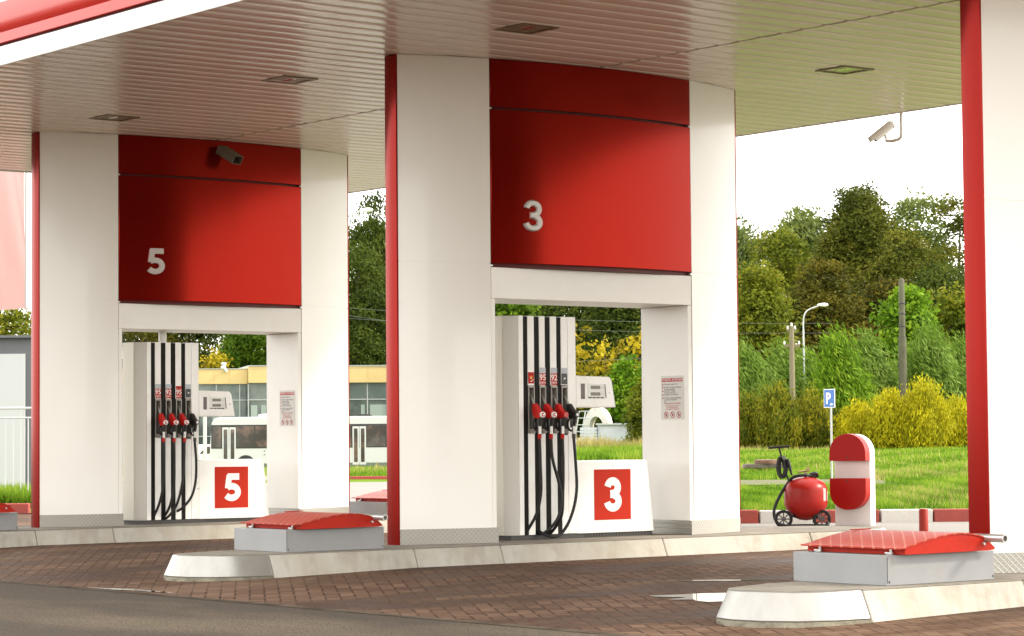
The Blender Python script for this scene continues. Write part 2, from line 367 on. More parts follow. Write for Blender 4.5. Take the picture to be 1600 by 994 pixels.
# kerbs: painted red and white blocks
KR = mat('kerb_red', (.30, .045, .03), .7, noise=(4, (.24, .045, .035), .4, .7), bump=(30, .3))
KW = mat('kerb_white', (.52, .50, .46), .7, noise=(4, (.52, .49, .44), .45, .75), bump=(30, .3))
def kerb(pts, step, h, wid, z, seq=(0, 1)):
    mb = MB(); k = 0
    for (x0, y0), (x1, y1) in zip(pts[:-1], pts[1:]):
        a = Vector((x0, y0)); b = Vector((x1, y1)); L_ = (b - a).length; n_ = max(1, round(L_ / step)); t = (b - a) / L_; nn = Vector((-t.y, t.x)) * wid
        for i in range(n_):
            p = a + t * (L_ * i / n_ + .006); q = a + t * (L_ * (i + 1) / n_ - .006)
            mb.prism([(p.x, p.y), (q.x, q.y), (q.x + nn.x, q.y + nn.y), (p.x + nn.x, p.y + nn.y)], z - .1, z + h, 'z', seq[k % len(seq)]); k += 1
    return struct(mb.build('kerb', [KR, KW], bevel=.015))
kerb([at(1449, 36.5), at(1368, 36.5)], 2, .19, .18, 0, (1,))
kerb([at(2300, 36.5), at(1450, 36.5)], 1.56, .19, .18, 0, (1, 0, 1, 0, 0))
kerb([at(1366, 36.5), at(1264, 36.5)], 3, .19, .18, 0, (0,))
kerb([at(1262.5, 36.5), at(1180, 36.5)], 3, .19, .18, 0, (1,))
kerb([at(1178.5, 36.5), at(1125, 36.5)], .6, .20, .18, 0, (0,))
kerb([at(1010, 76), at(440, 76)], 3.2, .17, .2, 0, (0,))
kerb([at(438, 76), at(152, 76)], 1.6, .17, .2, 0, (1, 0))
kerb([at(46, 45), at(-700, 45)], 2.2, .18, .2, 0, (0, 1))

# path through the grass on the right
pm = MB(); P0 = [at(px, 50.2) for px in range(1010, 1700, 30)]; P1 = [at(px, 54.6 - 3.4 * sstep(1330, 1420, px)) for px in range(1010, 1700, 30)]
n = len(P0)
pm.add([(x, y, zterrain(1300, 50.2) + .03) for x, y in P0] + [(x, y, zterrain(1300, 54.6) + .02) for x, y in P1], [(i, i + 1, n + i + 1, n + i) for i in range(13)])
struct(pm.build('path', mat('path_gravel', (.135, .118, .08), .9, spec=.1, noise=(2, (.09, .13, .02), .46, .6))))

# ------------------------------------------------------------------ pump islands
FRONT, REAR = -.65, .42
def nose_outline(off):          # plan of the rounded left end, island-local (x along the island, y across), widened by off
    pts = [(12.66, -.65), (12.36, -.63), (12.15, -.54), (12.02, -.36), (11.985, -.15), (12.03, .03), (12.15, .15), (12.42, .25), (12.66, .32)]
    c = Vector((12.66, -.16)); out = []
    for i, p in enumerate(pts):
        a = Vector(pts[max(i - 1, 0)]); b = Vector(pts[min(i + 1, len(pts) - 1)]); t = (b - a).normalized()
        nn = Vector((t.y, -t.x)) if False else Vector((-t.y, t.x))
        if nn.dot(Vector(p) - c) < 0: nn = -nn
        q = Vector(p) + nn * off
        if i in (0, len(pts) - 1): q.x = p[0]
        out.append((q.x, q.y))
    return out
def make_island():
    root = thing('pump_island', '', 'kerb island')
    # concrete body in blocks with open joints
    cuts = [12.672, 14.35, 15.42, 17.6, 19.78, 20.62]
    mb = MB(); tp = MB()
    for a, b in zip(cuts[:-1], cuts[1:]):
        ra = .34 if a < 13 else (.42 if a < 14.5 else .88); rb = .42 if b < 14.5 else .88
        if a > 20: rb = .88
        g = .004
        top = [(a + g, FRONT), (b - g, FRONT), (b - g, rb), (a + g, ra)]
        bot = [(a + g, FRONT - .10), (b - g, FRONT - .10), (b - g, rb + .1), (a + g, ra + .1)]
        mb.prism(bot, -.06, KH - .008, 'z', 0, top)
        tp.prism(top, KH - .008, KH, 'z', 0)
    mb.build('kerb_block', KERBW, root, bevel=.012); tp.build('island_top', KERBTOP, root)
    for side in (0, 1):
        def fl(p): return p if side == 0 else (33.28 - p[0], p[1] if p[1] < 0 else p[1])
        top = [fl(p) for p in nose_outline(0)]; bot = [fl(p) for p in nose_outline(.115)]; mid = [fl(p) for p in nose_outline(.09)]
        if side: # wide right end
            top = [(20.63, .88), (21.0, .82), (21.22, .6), (21.33, .2), (21.33, -.1), (21.22, -.42), (21.0, -.6), (20.63, -.65)]
            bot = [(20.63, .98), (21.05, .92), (21.32, .65), (21.45, .2), (21.45, -.1), (21.32, -.48), (21.05, -.70), (20.63, -.75)]; mid = bot
        n_ = MB(); n_.prism(mid if not side else bot, -.012 if not side else .045, KH, 'z', 0, top); n_.build('nose_cap', NOSE, root, smooth=35, bevel=.01)
        f_ = MB(); rr = random.Random(side + 3); ft = [(p[0] + rr.uniform(-.035, .025), p[1] + rr.uniform(-.05, .01)) for p in bot]
        f_.prism(ft, -FALL - .01 if not side else -.01, -.013 if not side else .044, 'z', 0, mid); f_.build('footing', FOOT, root)
        it = MB(); it.add([(p[0], p[1], KH + .001) for p in [((q[0] - (12.6 if not side else 20.7)) * .97 + (12.6 if not side else 20.7), q[1] * .96) for q in top]], [list(range(len(top)))]); it.build('nose_top', KERBTOP, root)
    return root
isl = make_island(); isl.location = (.10, Y3, 0)
isl['label'] = 'whitewashed concrete island under portal 3 with a rounded steel nose'; isl['group'] = 'pump islands'
i5 = copy_tree(isl); i5.location = (0, Y5, 0); i5['label'] = 'stained concrete island under portal 5 at the left'
i1 = copy_tree(isl); i1.location = (0, Y1, 0); i1['label'] = 'concrete island with rounded steel nose nearest the camera at lower right'

# ------------------------------------------------------------------ portals
RA = 6.27
def yf(x, off=0): return -(.555 - (RA - math.sqrt(RA * RA - x * x))) - off
def lens(x0, x1, off=0, n=12):
    xs = [x0 + (x1 - x0) * i / n for i in range(n + 1)]
    return [(x, yf(x, off)) for x in xs] + [(x, -yf(x, off)) for x in reversed(xs)]
def make_portal(num, label):
    p = thing('pump_portal', label, 'portal', (XC, {'5': Y5, '3': Y3, '1': Y1}[num] + .115, KH), 0, 'red and white portals over the pumps')
    for s_ in (-1, 1):
        def X(a, b): return (a, b) if s_ < 0 else (-b, -a)
        pl = MB()
        pl.prism(lens(*X(-2.345, -1.392)), .01, 2.872); pl.prism(lens(*X(-2.345, -1.392)), 2.878, H - .004)
        pl.prism(lens(*X(-2.335, -1.40), -.006), 2.87, 2.88)
        pil = pl.build('pillar', WHITE, p, smooth=30)
        jb = MB(); j = [(x, -.392) for x in X(-1.384, -1.335)]; jb.prism(j + [(j[1][0], .392), (j[0][0], .392)], .01, 2.51)
        jb.prism([(X(-1.393, -1.383)[0], -.38), (X(-1.393, -1.383)[1], -.38), (X(-1.393, -1.383)[1], .38), (X(-1.393, -1.383)[0], .38)], .01, 2.84)
        jb.build('jamb', HEAD, p)
        kp = MB(); kp.prism(lens(*X(-2.347, -1.332), .008), .002, .158); kp.build('kick_plate', TREAD, p, smooth=30)
        fn = MB(); xa = 2.346; prof = [(xa, -.102), (xa + .016, -.098), (xa + .024, -.05), (xa + .026, 0), (xa + .024, .05), (xa + .016, .098), (xa, .102)]
        prof = [(x * s_, y) for x, y in prof]
        fn.prism(prof, .0, H - .006); fn.build('edge_fin', FIN, p, smooth=40)
    hd = MB(); hd.box(-1.382, 1.382, -.396, .396, 2.514, 2.835); hd.build('header', HEAD, p, bevel=.004)
    cr_ = MB(); cr_.prism(lens(-1.375, 1.375, -.05), 2.836, H - .01); cr_.build('panel_core', DARKRED, p, smooth=30)
    up = MB(); up.prism(lens(-1.384, 1.384, .004), 4.497, H - .006); up.build('upper_sign_panel', RED, p, smooth=30, bevel=.005)
    lo = MB(); lo.prism(lens(-1.384, 1.384, .006), 2.875, 4.472); lo = lo.build('lower_sign_panel', RED, p, smooth=30, bevel=.006)
    # clip rails at the panel corners
    for x in (-1.379, 1.379):
        for z in (4.477, 2.845): MB().box(x - .012, x + .012, yf(1.38) + .0, yf(1.38) + .04, z, z + .014).build('corner_clip', STEEL, p)
    if num in '35':
        h = .32 if num == '3' else .325
        dg = digit(num, h, -.13, 0, .21, .012, -.022, rounded=(num == '3'), wide=1.08)
        x0 = -.905; o = dg.build('numeral', SILVER, lo, smooth=50); o.location = (x0, yf(x0) - .012, 3.22); o.rotation_euler = (0, 0, math.asin(x0 / RA))
    return p
make_portal('3', 'middle portal with red sign panel bearing a silver numeral 3')
make_portal('5', 'left portal with red sign panel bearing a silver numeral 5')
make_portal('1', 'right portal cut by the photo edge, only its red fin and white pillar in view')

# ------------------------------------------------------------------ canopy
CX0, CX1, CY0, CY1 = 11.786, 22.475, Y1 - 4.4, 32.973
ZC = KH + H
can = thing('station_canopy', 'white planked canopy roof with red and white fascia over the pumps', 'canopy', (0, 0, 0))
pk = MB(); pitch = .30; n_ = int((CY1 - CY0 - .04) / pitch); qr = random.Random(5)
for a, b in ((CX0 + .02, 17.065), (17.115, CX1 - .03)):
    for i in range(n_):
        y = CY0 + .03 + i * pitch; t = qr.uniform(-.002, .002)
        pr_ = [(y, .012), (y + .008, .004), (y + .022, .0), (y + .10, -.003 + t), (y + .20, -.002 + t), (y + pitch - .02, .001), (y + pitch - .0005, .006), (y + pitch - .0005, .030), (y, .030)]
        pk.prism([(q, ZC + z) for q, z in pr_], a, b, 'x')
pk.build('ceiling', CEIL, can, smooth=50)
MB().box(CX0 + .01, CX1 - .01, CY0 + .01, CY1 - .01, ZC + .04, ZC + .07).build('ceiling_backing', DARK, can)
def fascia(name, m, prof):      # prof: (outward offset, z) closed section, mitred round the canopy
    mb = MB(); n = len(prof); vs_ = []
    for sx, sy in ((0, 0), (1, 0), (1, 1), (0, 1)):
        for o, z in prof:
            vs_.append(((CX1 + o) if sx else (CX0 - o), (CY1 + o) if sy else (CY0 - o), ZC + z))
    fs = [(c * n + k, c * n + (k + 1) % n, ((c + 1) % 4) * n + (k + 1) % n, ((c + 1) % 4) * n + k) for c in range(4) for k in range(n)]
    mb.add(vs_, fs); return mb.build(name, m, can, smooth=30)
fascia('white_band', FASW, [(0, -.012), (.004, .0), (.004, .183), (-.06, .183), (-.06, .03), (-.02, .03), (-.02, -.012)])
fascia('trim_gap', DARKRED, [(-.012, .184), (-.012, .206), (-.06, .206), (-.06, .184)])
fascia('red_band', FASR, [(-.06, .207), (.03, .207), (.034, .212), (.034, .318), (.022, .325), (-.06, .325)])
bull = [(-.06, .327), (.012, .327)] + [(.012 + .05 * math.sin(R(a)) - .12 * (1 - math.cos(R(a))) * .0, .33 + .17 * (1 - math.cos(R(a)))) for a in (20, 45, 70, 95, 120, 145)] + [(-.02, .66), (-.06, .665)]
fascia('bullnose', FASR, bull)
MB().box(CX0 + .06, CX1 - .06, CY0 + .06, CY1 - .06, ZC + .60, ZC + .64).build('roof_sheet', mat('roof_grey', (.3, .3, .3), .6), can)
gt = MB(); 
for y in np.arange(CY0 + .5, CY1, 1.25): gt.box(CX0 + .03, CX0 + .09, y, y + .05, ZC + .62, ZC + .80)
gt.tube([(CX0 + .03, CY0, ZC + .80), (CX0 + .03, CY1, ZC + .80)], .035, 8)
gt.build('roof_rail', mat('rail_grey', (.35, .33, .33), .4, .5), can)

LGLASS = mat('lamp_glass', (.26, .20, .13), .4, .0, spec=.4, noise=(9, (.16, .12, .07), .4, .6))
LFR = mat('lamp_frame', (.20, .15, .09), .4, .3)
LREFL = mat('lamp_reflector', (.8, .78, .72), .12, .9)
LGLINT = mat('lamp_glass_painted_glint', (.30, .25, .14), .15, spec=.8, noise=(7, (.85, .82, .72), .53, .60))  # white glints painted into the glass colour as noise patches
def ceiling_light(x, y, label, glass=None):
    t = thing('ceiling_light', label, 'ceiling light', (x, y, ZC), 0, 'square lamps recessed in the canopy ceiling')
    f = MB(); a, b = .225, .185
    for x0, x1, y0, y1 in ((-a, a, -a, -b), (-a, a, b, a), (-a, -b, -b, b), (b, a, -b, b)): f.box(x0, x1, y0, y1, -.012, .006)
    f.build('frame', LFR, t)
    MB().box(-b, b, -b, b, -.003, .003).build('diffuser', glass or LGLASS, t)
    lm = MB(); lm.lathe([(.03, -.11), (.045, -.06), (.045, .06), (.03, .11)], (0, 0, -.006), 10, 'y'); o = lm.build('lamp_tube', LREFL, t, smooth=40); o.scale = (1, 1, .12)
    return t
ceiling_light(14.85, Y3 - 2.0, 'recessed square lamp in the ceiling right above numeral 3 portal front')
ceiling_light(14.85, Y3 + 2.17, 'recessed square lamp in the ceiling between portals 5 and 3')
ceiling_light(14.86, Y3 + 6.08, 'recessed square lamp in the ceiling in front of portal 5')
ceiling_light(19.35, Y3 - 1.82, 'square lamp with painted white glints in the ceiling near the hanging camera', LGLINT)

# ------------------------------------------------------------------ fuel dispensers
def make_dispenser(num, labels, label, hoses):
    Yn = {'5': Y5, '3': Y3}[num]
    d = thing('fuel_dispenser', label, 'fuel pump', (16.6, Yn - .02, KH), 0, 'white fuel dispensers')
    X = lambda x: x - 16.6
    # cabinet: plinth, side shell, bevel, front strips
    pb = MB(); pb.box(X(16.16), X(17.05), .01, .40, .001, .05); pb.box(X(17.05), X(18.13), .03, .36, .001, .046)
    for k in range(22): pb.box(X(17.18 + k * .04), X(17.195 + k * .04), .024, .034, .012, .036)
    pb.build('plinth', mat('plinth_grey', (.045, .042, .038), .6) if num == '3' else bpy.data.materials['plinth_grey'], d)
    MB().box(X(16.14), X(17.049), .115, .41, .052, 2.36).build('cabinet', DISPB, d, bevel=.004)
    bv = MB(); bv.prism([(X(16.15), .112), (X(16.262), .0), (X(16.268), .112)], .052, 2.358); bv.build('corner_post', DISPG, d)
    st = MB()
    chans = [(16.333, 16.393), (16.48, 16.549), (16.627, 16.697), (16.784, 16.845)]
    edges = [16.270] + [e for c in chans for e in c] + [17.047]
    fr = MB()
    for i in range(0, len(edges), 2):
        a, b = X(edges[i]), X(edges[i + 1])
        if i in (0,): fr.box(a, b, 0, .113, .054, 2.36)
        elif i == len(edges) - 2:
            fr.box(a, X(16.932), 0, .113, .054, 1.10); fr.box(a, X(16.932), 0, .113, 1.63, 2.36); fr.box(X(16.936), b, 0, .113, .054, 2.36)
        else:
            fr.box(a, b, 0, .113, .054, 1.12); fr.box(a, b, 0, .113, 1.625, 2.36)
    fr.build('front_panel', DISPW, d, bevel=.004)
    for k, (a, b) in enumerate(chans):
        c = MB(); c.box(X(a) - .001, X(b) + .001, .006, .112, .056, 2.352); c.box(X(a) + .014, X(b) - .014, .001, .006, 1.62, 2.0); c.build('hose_channel', CHAN, d)
        # nozzle holster right of each channel
        x0 = 16.395 + .155 * k if k < 3 else 16.848; hx = X(16.455 + .155 * k)
        hs = MB()
        for q in ((X(x0), X(x0) + .085, .10, .111, 1.122, 1.622), (X(x0), X(x0) + .012, -.006, .10, 1.122, 1.622), (X(x0) + .073, X(x0) + .085, -.006, .10, 1.122, 1.622),
                  (X(x0) + .012, X(x0) + .073, -.006, .10, 1.60, 1.622), (X(x0) + .012, X(x0) + .073, -.03, .10, 1.122, 1.165)): hs.box(*q)
        hs.build('holster', HOLST, d, bevel=.003)
        # grade label
        lb = labels[k]; gx0, gx1 = X(x0) - .0, X(x0) + .082
        if lb == 'emblem':
            q = MB(); q.box(gx0, gx1 - .004, -.003, .0, 1.645, 1.765); g = q.build('grade_label', LABR, d); g['label'] = 'red label with an orange flame and white swoosh'
            e = MB(); e.prism([(gx0 + .022, 1.70), (gx0 + .04, 1.69), (gx0 + .055, 1.705), (gx0 + .048, 1.725), (gx0 + .036, 1.715), (gx0 + .03, 1.728)], -.0045, -.003, 'y'); e.build('flame_mark', YEL, g)
            e = MB(); e.prism([(gx0 + .02, 1.668), (gx0 + .045, 1.676), (gx0 + .07, 1.694), (gx0 + .066, 1.684), (gx0 + .045, 1.664)], -.0045, -.003, 'y'); e.build('swoosh_mark', LABW, g)
        elif lb == 'diesel':
            q = MB(); q.box(gx0, gx1 - .004, -.003, 0, 1.64, 1.755); g = q.build('grade_label', BLACK, d); g['label'] = 'black label with a small white mark'
            q = MB(); q.box(gx0, gx1 - .004, -.003, 0, 1.757, 1.815); q.build('grade_header', LABG, g)
            e = MB(); e.prism([(gx0 + .028, 1.69), (gx0 + .05, 1.695), (gx0 + .056, 1.712), (gx0 + .036, 1.71)], -.0045, -.003, 'y'); e.build('white_mark', LABW, g)
        else:
            q = MB(); q.box(gx0, gx1, -.003, 0, 1.632, 1.755); g = q.build('grade_label', LABR, d)
            t_ = textmb(lb[:2], .088, (gx0 + gx1) / 2, 1.682, .012); o = t_.build('grade_number', LABW, g); o.location.y = -.0042
            t_ = textmb('ЕВРО', .030, (gx0 + gx1) / 2, 1.645, .01); o = t_.build('grade_text', LABW, g); o.location.y = -.0042
            q = MB(); q.box(gx0, gx1, -.003, 0, 1.757, 1.815 if len(lb) == 2 else 1.79); q.build('grade_header', LABG if len(lb) == 2 else LABR, g)
        # nozzle
        red = NOZR if k < 3 else BLACK
        nb = MB()
        def sect(pts, w): nb.prism(pts, hx - w, hx + w, 'x')
        sect([(-.015, 1.425), (-.055, 1.435), (-.10, 1.385), (-.155, 1.335), (-.160, 1.295), (-.135, 1.275), (-.06, 1.275), (-.015, 1.335)], .027)
        nz_ = nb.build('nozzle', red, d, bevel=.009)
        sp = MB(); sp.tube(crom([(hx, .045, 1.525), (hx, .0, 1.47), (hx, -.045, 1.40)], 3), .0125, 8); sp.build('spout', STEEL, nz_, smooth=40)
        dk = MB(); dk.lathe([(.0, -.012), (.030, -.012), (.031, 0), (.031, .012)], (hx, -.166, 1.315), 16, 'y'); ds_ = dk.build('end_disc', (LABW if k in (0, 1) or (num == '5' and k == 2) else red), nz_, smooth=30)
        if k in (0, 1) or (num == '5' and k == 2):
            e = MB(); pth = [(hx + .016 * math.cos(R(a)), -.179, 1.315 + .016 * math.sin(R(a))) for a in range(60, 331, 30)]; e.tube(pth, .006, 5); e.build('ring_mark', LABR, ds_)
        if k == 3:
            e = MB(); e.lathe([(0, -.013), (.016, -.013), (.017, 0)], (hx, -.168, 1.315), 12, 'y'); e.build('cap', LABW, ds_)
        hn = MB(); hn.tube([(hx, -.135, 1.29), (hx, -.125, 1.24), (hx, -.115, 1.185)], [.020, .019, .017], 8)
        hn.tube(crom([(hx, -.05, 1.29), (hx, -.015, 1.235), (hx, -.025, 1.17), (hx, -.07, 1.145), (hx, -.108, 1.165)], 3), .011, 6)
        hn.box(hx - .012, hx + .012, -.085, -.065, 1.18, 1.28); hn.build('grip', BLACK, nz_, smooth=40)
        sw = MB(); sw.tube([(hx, -.115, 1.195), (hx, -.112, 1.115)], .019, 10); sw.build('swivel', STEEL, nz_, smooth=40)
        co = MB(); co.tube([(hx, -.112, 1.114), (hx, -.111, 1.062)], .021, 10); co.build('collar', (LABR if k < 3 else BLACK), nz_, smooth=40)
        path = [(hx, -.111, 1.061)] + [(X(a), b, c) for a, b, c in hoses[k]]
        MB().tube(crom(path, 6), .0165, 10).build('hose', RUBBER, d, smooth=60)
    # service strip marks beside the last strip
    mk = MB(); 
    for z, w_ in ((.82, .02), (.60, .012), (.52, .012), (.44, .03)): mk.box(X(17.02), X(17.02) + w_, -.0025, -.0005, z, z + .012)
    mk.build('small_sticker', LABG, d)
    # number box
    nbx = MB(); nbx.prism([(X(17.055), .048), (X(18.145), .048), (X(18.055), .80), (X(18.03), .825), (X(17.055), .825)], .012, .37, 'y')
    bx = nbx.build('number_box', DISPW, d, bevel=.008)
    q = MB(); q.box(X(17.295), X(17.81), .008, .011, .185, .728); sq = q.build('number_plate', LABORANGE, bx)
    dg = digit(num, .345, X(17.43), .285, .25, .0075, .0045, wide=.98 if num == '3' else 1.05); dg.build('numeral', LABW, sq)
    lk = MB(); lk.lathe([(0, -.004), (.008, -.004), (.009, .004)], (X(17.56), .012, .765), 10, 'y'); lk.build('lock', STEEL, bx)
    # display head
    dh = MB(); dh.prism([(X(17.052), 1.395), (X(17.61), 1.395), (X(17.555), 1.69), (X(17.525), 1.725), (X(17.052), 1.735)], .006, .36, 'y'); dh = dh.build('display_head', DISPW, d, bevel=.01)
    sc = MB(); sc.prism([(X(17.215), 1.49), (X(17.47), 1.49), (X(17.455), 1.645), (X(17.215), 1.65)], .002, .0055, 'y'); sc = sc.build('screen_plate', mat('screen_plate', (.70, .70, .66), .3) if num == '3' else bpy.data.materials['screen_plate'], dh)
    for z in (1.592, 1.522):
        q = MB(); q.box(X(17.255), X(17.385), -.001, .0015, z, z + .036); q.build('digit_window', LCD, sc)
        q = MB(); q.box(X(17.395), X(17.44), .0, .0015, z + .012, z + .02); q.build('unit_text', LABG, sc)
    bt = MB()
    for k in range(4): bt.box(X(17.222) + k * .056, X(17.222) + k * .056 + .042, -.002, .0015, 1.494, 1.507)
    bt.build('buttons', BLACK, sc)
    q = MB(); q.box(X(17.122), X(17.172), .001, .0055, 1.485, 1.65); q.build('card_reader', mat('reader_brown', (.09, .06, .06), .3) if num == '3' else bpy.data.materials['reader_brown'], dh)
    q = MB(); q.prism([(X(17.462), 1.50), (X(17.472), 1.50), (X(17.456), 1.645), (X(17.447), 1.645)], -.001, .0015, 'y'); q.build('screen_edge', BLACK, sc)
    lk = MB(); lk.lathe([(0, -.006), (.010, -.006), (.012, .006)], (X(17.53), .004, 1.555), 12, 'y'); lk.build('lock', STEEL, dh)
    if num == '5':
        q = MB(); q.tube([(X(16.62), .2, 2.361), (X(16.62), .2, 2.512)], .052, 16); q.build('vent_pipe', DISPW, d, smooth=40)
    return d
h3 = [[(16.452, -.125, .78), (16.455, -.125, .50), (16.43, -.08, .28), (16.375, .0, .11), (16.362, .05, .06)],
      [(16.62, -.12, .85), (16.69, -.135, .60), (16.72, -.14, .42), (16.68, -.12, .22), (16.58, -.04, .08), (16.515, .05, .06)],
      [(16.765, -.12, .80), (16.757, -.12, .50), (16.742, -.11, .25), (16.69, -.01, .08), (16.662, .05, .06)],
      [(16.935, -.12, .80), (16.935, -.13, .50), (16.85, -.14, .24), (16.73, -.13, .07), (16.61, -.12, .03), (16.53, -.05, .07), (16.515, .04, .12)]]
h5 = [[(16.45, -.125, .80), (16.44, -.12, .50), (16.41, -.08, .28), (16.375, .0, .11), (16.362, .05, .06)],
      [(16.605, -.125, .80), (16.60, -.12, .50), (16.57, -.08, .25), (16.53, .0, .10), (16.515, .05, .06)],
      [(16.75, -.125, .80), (16.72, -.12, .50), (16.66, -.08, .24), (16.55, -.05, .09), (16.52, .04, .06)],
      [(16.935, -.12, .80), (16.925, -.12, .55), (16.87, -.10, .34), (16.76, -.05, .2), (16.70, .05, .14)]]
make_dispenser('3', ['emblem', '95', '92', 'diesel'], 'white fuel dispenser with red number plate 3 in the middle portal', h3)
make_dispenser('5', ['95', '92', '95x', 'diesel'], 'white fuel dispenser with red number plate 5 in the left portal', h5)

# ------------------------------------------------------------------ notices on the inner jambs
def notice(Yn, label):
    t = thing('notice_sign', label, 'notice', (XC + 1.3345, Yn, KH), R(-90), 'rule notices on the portal jambs')
    # local x runs to the viewer's right (towards -Y), faces local -y
    MB().box(-.18, .20, -.0035, -.0005, 1.262, 1.745).build('sheet', mat('notice_paper', (.66, .64, .60), .5) if 'notice_paper' not in bpy.data.materials else bpy.data.materials['notice_paper'], t, bevel=.0)
    hb = MB(); hb.box(-.165, .185, -.005, -.0036, 1.68, 1.718); hb = hb.build('header_bar', LABR, t)
    o = textmb('ПРАВИЛА ЗАПРАВКИ', .034, .01, 1.689, .012).build('header_text', LABW, hb); o.location.y = -.0062
    DK = bpy.data.materials.get('ink_dark') or mat('ink_dark', (.06, .055, .055), .6)
    mb = MB(); rd = MB()
    rows = [(1.645, 'Заглушите двигатель'), (1.612, 'Вставьте раздаточный кран\nв бак автомобиля'), (1.572, 'Оплатите топливо\nоператору на кассе'), (1.53, 'Заправьте автомобиль'), (1.495, 'Верните раздаточный кран\nв колонку и закройте\nбак')]
    for z, s_ in rows:
        q = textmb(s_, .021, -.125, z, .015, 'LEFT'); mb.add(q.v, q.f)
        rd.lathe([(0, -.0002), (.010, 0)], (-.148, 0, z + .005), 10, 'y')
    o = mb.build('rule_text', DK, t); o.location.y = -.0045
    for z, s_, sz in ((1.432, 'ЗАПРЕЩАЕТСЯ ЗАПРАВКА', .021), (1.408, 'при работающем двигателе', .017), (1.390, 'и в пластиковую тару', .017), (1.369, 'СОБЛЮДАЙТЕ ПРАВИЛА', .018)):
        q = textmb(s_, sz, .01, z, .015); rd.add(q.v, q.f)
    for k in (-1, 0, 1):
        cx = .01 + k * .105; z = 1.315
        rg = MB(); rg.add([(cx + rr * math.cos(R(a)), 0, z + rr * math.sin(R(a))) for a in range(0, 360, 20) for rr in (.036, .028)], [(2 * i, 2 * i + 1, (2 * i + 3) % 36, (2 * i + 2) % 36) for i in range(18)])
        rg.add([(cx - .024, 0, z + .018), (cx - .018, 0, z + .024), (cx + .024, 0, z - .018), (cx + .018, 0, z - .024)], [(0, 1, 2, 3)]); o = rg.build('prohibition_ring', LABR, t); o.location.y = -.0045
    o = rd.build('warning_text', LABR, t); o.location.y = -.0045
    pk_ = MB()
    for k in (-1, 0, 1): pk_.add([(.01 + k * .105 + dx, 0, 1.315 + dz) for dx, dz in ((-.012, -.014), (.010, -.012), (.012, .006), (.0, .016), (-.010, .004))], [(0, 1, 2, 3, 4)])
    o = pk_.build('pictogram', DK, t); o.location.y = -.0042
    return t
notice(Y3, 'white notice with red header on the jamb beside dispenser 3')
notice(Y5, 'white notice with red header on the jamb beside dispenser 5')

# ------------------------------------------------------------------ tank hatches
def make_hatch():
    h = thing('tank_hatch', '', 'hatch box', (0, 0, 0), 0, 'red tank hatches on the islands')
    W = 1.135; YF, YR = -.50, .44
    b = MB(); b.prism([(0, YF), (W, YF), (W, YR), (0, YR)], .001, .216); b.build('base_box', GREYM, h, bevel=.004)
    sm = MB(); sm.box(.004, .007, YF - .003, YF, .02, .2); sm.box(W - .02, W - .012, YF - .004, YF, .02, .035); sm.box(.02, .028, YF - .004, YF, .02, .035); sm.build('seam', DARK, h)
    arc = [(.058, .268), (.13, .276), (.22, .296), (.36, .324), (.50, .346), (.64, .358), (.74, .358), (.84, .348), (.93, .328), (1.0, .304)]
    under = [(x, z - .010) for x, z in arc]
    ld = MB(); ld.prism(arc + under[::-1], YF - .075, YR - .02, 'y'); lid = ld.build('lid', TREADRED, h, smooth=30)
    pl = MB()
    for y0 in (YF - .066, YR - .04):
        pl.prism([(.125, .219)] + [(x, z) for x, z in under[1:]] + [(1.072, .238), (1.065, .226), (1.0, .221)], y0, y0 + .006, 'y')
    pl.box(.119, .125, YF - .066, YR - .034, .219, .264)
    pl.build('lid_skirt', REDPAINT, lid)
    for y in (.27, -.44):
        k = MB(); k.box(.105, .113, y - .012, y + .012, .217, .262); k.box(.085, .105, y - .026, y + .026, .2165, .232); k.tube([(.09, y - .034, .227), (.09, y + .034, .227)], .010, 8); k.build('latch', STEEL, h)
    p_ = MB(); r0, r1 = .030, .022; y0, y1 = YF - .245, YR - .03
    p_.lathe([(r1, y0 + .06), (r1, y0), (r0, y0), (r0, y1), (.0, y1)], (.98, 0, .312), 18, 'y'); p_.build('hinge_pipe', STEEL, lid, smooth=40)
    bo = MB(); bo.lathe([(0, -.014), (.012, -.014), (.014, 0)], (.945, YF - .066, .272), 8, 'y'); bo.build('bolt', STEEL, lid)
    hd = MB(); hd.tube([(.56, YR - .04, .362), (.78, YR - .04, .363)], .004, 6); hd.build('handle', REDPAINT, lid)
    return h
ht = make_hatch(); ht.location = (13.04, Y3 - .03, KH); ht['label'] = 'red tread plate hatch on a grey box in front of portal 3'
for (x, y), lb in (((13.05, Y1 - .02), 'largest red tread plate hatch on a grey box at lower right'), ((13.04, Y5 - .03), 'hatch box cut off by the left edge of the photo'), ((19.72, Y5 + .02), 'small distant red hatch box seen between portals 5 and 3')):
    o = copy_tree(ht); o.location = (x, y, KH); o['label'] = lb
    if 'left edge' in lb:
        for c in list(o.children_recursive):
            if c.name.startswith('hinge_pipe'): bpy.data.objects.remove(c)

